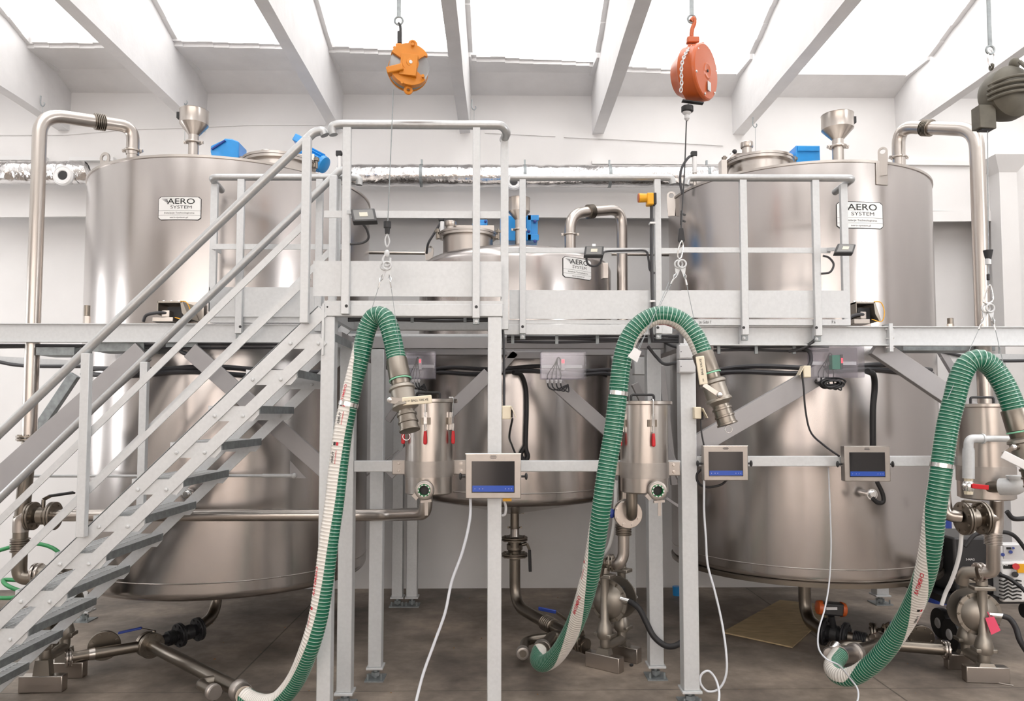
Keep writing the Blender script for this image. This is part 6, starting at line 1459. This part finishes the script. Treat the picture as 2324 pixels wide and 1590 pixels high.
# sockets
def socket(label, u0, u1, v0, v1, Y, flap=None, m='ivory', rot=0):
    a = P(u0,v1,Y); b = P(u1,v0,Y); t = thing('socket_box', label, 'socket', ((a.x+b.x)/2,Y,a.z), 'socket boxes')
    part('housing', MB().box(a.x,b.x,Y,Y+.06,a.z,b.z), m, t, bevel=.005)
    if flap:
        q = [P(*f) for f in flap]; part('flap', MB().bar(q[0], q[1], .05, .004, (0,1,0)), m, t); part('plug', MB().cyl(P(flap[0][0],flap[0][1]+8,Y+.02), P(flap[0][0],flap[0][1]+26,Y+.02), .009, seg=10), 'black', t)
    else:
        part('cover_plate', MB().box(a.x+.004,b.x-.004,Y-.004,Y,a.z+.006,b.z-.004), m, t, bevel=.002); part('screw', MB().cyl(V((a.x+.012,Y-.006,(a.z+b.z)/2)), V((a.x+.012,Y-.002,(a.z+b.z)/2)), .003, seg=8), 'ink', t)
    return t
socket('cream socket box with open flap on the front landing column', 1139,1160,920,951,4.02, ((1160,921,4.02),(1171,947,4.02)))
socket('cream socket box with open flap on the right front column', 1576,1592,923,950,4.42, ((1593,926,4.42),(1604,948,4.42)))
socket('cream socket box with open flap on the brace left of the largest clear box', 1824,1841,829,856,4.42, ((1822,830,4.42),(1811,851,4.42)))
socket('upper light grey socket box on the right front column head', 1541,1578,782,814,4.40, None, 'lgrey'); socket('lower light grey socket box on the right front column head', 1541,1579,816,846,4.40, None, 'lgrey')
# flood lights
def flood(label, pts, Y, cab, br):
    q = [P(u,v,Y+d) for (u,v,d) in pts]; c = sum(q, V((0,0,0)))/4; t = thing('flood_light', label, 'flood light', c, 'flood lights on the railings')
    n = (q[1]-q[0]).cross(q[3]-q[0]).normalized(); n = n if n.y < 0 else -n
    part('housing', MB().prism(q, -n*.03), 'blackpl', t, bevel=.004); ins = [c+(p-c)*.80 for p in q]; g = part('reflector', MB().prism([p+n*.0015 for p in ins], -n*.002), 'lens', t)
    ins = [c+(p-c)*.34 for p in q]; part('led_pad', MB().prism([p+n*.003 for p in ins], -n*.001), 'led_pad', g)
    part('cable', MB().tube(spline([P(*p) for p in cab]), .0065, 8), 'cable', t); part('bracket', MB().bar(P(*br[0]), P(*br[1]), .02, .02), 'galv', t); return t
flood('black flood light on the landing post beside the amber balancer rope', ((795,474,0),(850,472,.0),(856,500,-.05),(800,502,-.05)), 3.88, [(818,502,3.9),(832,520,3.92),(836,540,3.94),(822,551,3.95),(795,554,3.96)], ((822,480,3.91),(790,482,3.97)))
flood('black flood light on the mid rail before the middle tank', ((1328,558,0),(1371,558,0),(1369,579,-.03),(1325,579,-.03)), 4.30, [(1330,580,4.32),(1334,598,4.33),(1348,604,4.33),(1362,596,4.33),(1369,575,4.33),(1380,570,4.36),(1440,568,4.38),(1466,570,4.38),(1472,590,4.38),(1475,612,4.38),(1486,620,4.38)], ((1348,556,4.33),(1348,575,4.40)))
flood('black flood light on the end post of the right railing', ((1902,552,0),(1943,554,0),(1937,573,-.04),(1894,573,-.04)), 4.30, [(1868,580,4.36),(1882,585,4.36),(1892,600,4.36),(1884,617,4.36),(1864,621,4.38)], ((1895,565,4.36),(1880,566,4.40)))
# beacon
t = thing('warning_beacon', 'orange and yellow warning beacon on a rail post before the middle tank', 'beacon', P(1470,451,4.38))
YK=4.36
part('housing', MB().box(X(1467,YK,450),X(1482,YK,450),YK-.03,YK+.03,Z(465,YK),Z(438,YK)), 'yellow', t, bevel=.006)
part('lens_cap', MB().cyl(P(1468,449,YK), P(1450,449,YK), .025, .028, 20), 'yellow', t); part('back_cap', MB().box(X(1482,YK,450),X(1488,YK,450),YK-.03,YK+.03,Z(464,YK),Z(438,YK)), 'black', t, bevel=.004)
part('rear_lens', MB().cyl(P(1450,449,YK), P(1448,449,YK), .026, seg=20), 'orange', t)
t = thing('conduit', 'black conduit running down the rail post from the orange beacon', 'conduit', P(1480,600,4.38))
part('tube', MB().tube(spline([P(1479,466,4.37),P(1479,560,4.37),P(1480,640,4.37),P(1481,700,4.37),P(1478,745,4.39),P(1482,775,4.42)]), .0105, 8), 'cable', t)
for v in (502,680): part('clip', MB().box(X(1475,4.35,v),X(1487,4.35,v),4.345,4.385,Z(v+4,4.35),Z(v,4.35)), 'white', t)
t = thing('emergency_stop', 'small orange switch under the operator panel on the landing column', 'switch', P(1150,1133,4.02)); part('housing', MB().box(X(1141,4.02,1133),X(1161,4.02,1133),4.02,4.06,Z(1137,4.02),Z(1129,4.02)), 'yellow', t); part('cable', MB().tube(spline([P(1144,1136,4.04),P(1148,1150,4.04),P(1146,1166,4.04),P(1139,1170,4.04)]), .007, 8), 'lgrey', t)

# ================================================================ ON THE FLOOR
z_ = .004
pl = MB().prism([G(1770,1363,z_),G(1858,1372,z_),G(1876,1400,z_),G(1798,1470,z_),G(1640,1436,z_)], (0,0,.010)); pl.build('plywood_sheet', 'plywood', label='worn plywood sheet lying on the floor under the right tank', cat='plywood')
MB().lathe(G(1396,1510,0), (0,0,1), [(0,.045),(.004,.048),(.03,.046),(.032,.04),(.012,.036)], 28).build('coupling_cap', 'chrome', label='round steel coupling cap lying on the floor in front of the middle pump', cat='cap')
MB().ball(G(1433,1508,.01), .012, (1.2,.8,.8), 10, 6).build('rubber_scrap', 'black', label='small black scrap on the floor right of the coupling cap', cat='scrap')
t = thing('blue_container', 'small blue can on the floor behind the right front column', 'can', G(1538,1345,0)); q = G(1536,1350,0)
part('can_body', MB().lathe(q, (0,0,1), [(0,.038),(.07,.038)], 20), 'blue', t); part('can_lid', MB().lathe(q+V((0,0,.07)), (0,0,1), [(0,.040),(.012,.040)], 20), 'blue', t)
rn = random.Random(12); mb = MB()
for k in range(34):
    u = rn.uniform(420,2100); v = rn.uniform(1350,1585); g = G(u,v,.0); s_ = rn.uniform(.002,.006); mb.cbox(g+V((0,0,s_*.5)), (s_*2,s_*1.4,s_), (0,0,rn.uniform(0,3)))
o = mb.build('floor_debris', 'cardboard', label='scattered tiny crumbs of grit on the concrete floor', cat='debris', kind='stuff')
# welder trolley
YWd = 5.35
t = thing('welding_machine', 'white and black welding machine standing on wheels by the right wall', 'welding machine', G(2260,1395,0))
def wb(u0,u1,v0,v1,y0,y1): return MB().box(X(u0,YWd,(v0+v1)/2),X(u1,YWd,(v0+v1)/2),y0,y1,Z(v1,YWd,2250),Z(v0,YWd,2250))
part('rear_body', wb(2176,2268,1222,1352,YWd+.05,YWd+.5), 'blackpl', t, bevel=.015); part('front_panel', wb(2262,2326,1270,1362,YWd-.06,YWd+.05), 'white', t, bevel=.015)
part('upper_panel', wb(2264,2316,1232,1272,YWd-.03,YWd+.05), 'white', t, bevel=.01)
cpn = part('control_panel', wb(2270,2312,1235,1266,YWd-.036,YWd-.028), 'lgrey', t)
for u,v,r in ((2276,1258,.012),(2294,1252,.012),(2300,1243,.008)): part('knob', MB().cyl(P(u,v,YWd-.036), P(u,v,YWd-.055), r, seg=16), 'bluedk', cpn)
part('display', wb(2276,2286,1239,1244,YWd-.040,YWd-.035), 'ink', cpn)
sw = part('switch_plate', wb(2294,2318,1275,1295,YWd-.068,YWd-.058), 'yellow', t); part('red_switch', MB().cyl(P(2306,1285,YWd-.068), P(2306,1285,YWd-.09), .022, seg=20), 'red', sw)
bd = part('name_band', wb(2264,2290,1277,1286,YWd-.064,YWd-.060), 'ink', t); flattext('S-MAG', P(2277,1281,YWd-.068), V((1,0,0)), V((0,0,1)), .022, 'white', bd, nrm=0)
flattext('S-MAG', P(2202,1269,YWd+.046), V((1,0,0)), V((0,0,1)), .022, 'white', t, nrm=0)
for k in range(6):
    v = 1316+k*8; mb = MB(); pts = [P(2268,v,YWd-.066),P(2278,v+3,YWd-.066),P(2288,v-3,YWd-.066),P(2298,v+3,YWd-.066),P(2308,v,YWd-.066),P(2318,v+2,YWd-.066)]
    for p,q in zip(pts[:-1],pts[1:]): mb.bar(p,q,.009,.008,(0,0,1))
    part('louvre', mb, 'ink', t)
for u in (2268,2304): part('torch_connector', MB().cyl(P(u,1303,YWd-.06), P(u,1303,YWd-.10), .020, seg=16), 'black', t)
for u, yy in ((2139,YWd+.4),(2165,YWd+.10)):
    c_ = P(u,1327,yy); c_.z = .115; wh = part('wheel', MB().lathe(c_+V((.02,0,0)), (-1,0,0), [(0,.08),(.01,.11),(.04,.115),(.06,.11),(.065,.05)], 28), 'black', t); part('hub', MB().lathe(c_-V((.046,0,0)), (-1,0,0), [(0,.04),(.008,.03)], 16), 'lgrey', wh)
part('trolley_frame', wb(2140,2330,1352,1368,YWd-.02,YWd+.5), 'black', t)
part('caster', MB().cyl(P(2322,1385,YWd-.02)-V((0,0,0)), P(2334,1385,YWd-.02), .05, seg=20), 'black', t)
t.location.z = 0
part('gas_bottle', MB().lathe(V((P(2132,1300,6.85).x,6.85,0)), (0,0,1), [(0,.11),(.75,.11),(.85,.06),(.9,.03)], 28), 'bluedk', t)
cable('thick black welding lead arching above the welding machine', [(2190,1240,5.2),(2215,1212,5.2),(2262,1206,5.2),(2300,1214,5.2),(2330,1250,5.2)], .014, 'black', name='welding_lead')
cable('thick black welding lead from the connector down to the floor at the right frame edge', [(2270,1304,5.25),(2290,1312,5.2),(2315,1330,5.15),(2330,1345,5.1)], .014, 'black', name='welding_lead')
cable('black cable loop behind the right filter vessel', [(2285,1160,4.9),(2300,1176,4.9),(2330,1176,4.9)], .016, 'black')
MB().tube([G(2244,1546,.004), G(2300,1555,.004)], .003, 6).build('welding_rod', 'ss', label='thin welding rod lying on the floor beside the right pump foot', cat='rod')
# green garden hose coil and cardboard at the left edge
t = thing('garden_hose', 'coiled green garden hose on the floor behind the left riser pipe', 'hose', G(60,1345,0))
part('hose_tube', MB().tube(spline([P(-40,1262,6.6),P(10,1245,6.6),P(60,1234,6.6),P(100,1236,6.6),P(130,1250,6.6),P(146,1275,6.6),P(140,1300,6.5),P(100,1318,6.4),P(40,1316,6.4),P(8,1316,6.4),P(20,1330,6.3),P(60,1342,6.3),P(110,1336,6.3),P(60,1352,6.2),P(0,1356,6.2),P(-40,1345,6.3)], 10), .017, 10), 'hosegrn', t)
q = G(18,1338,0); MB().box(q.x-.3,q.x+.12,q.y,q.y+.2,0,.05).build('cardboard_box', 'cardboard', label='flat brown cardboard piece on the floor under the coiled green hose', cat='cardboard')
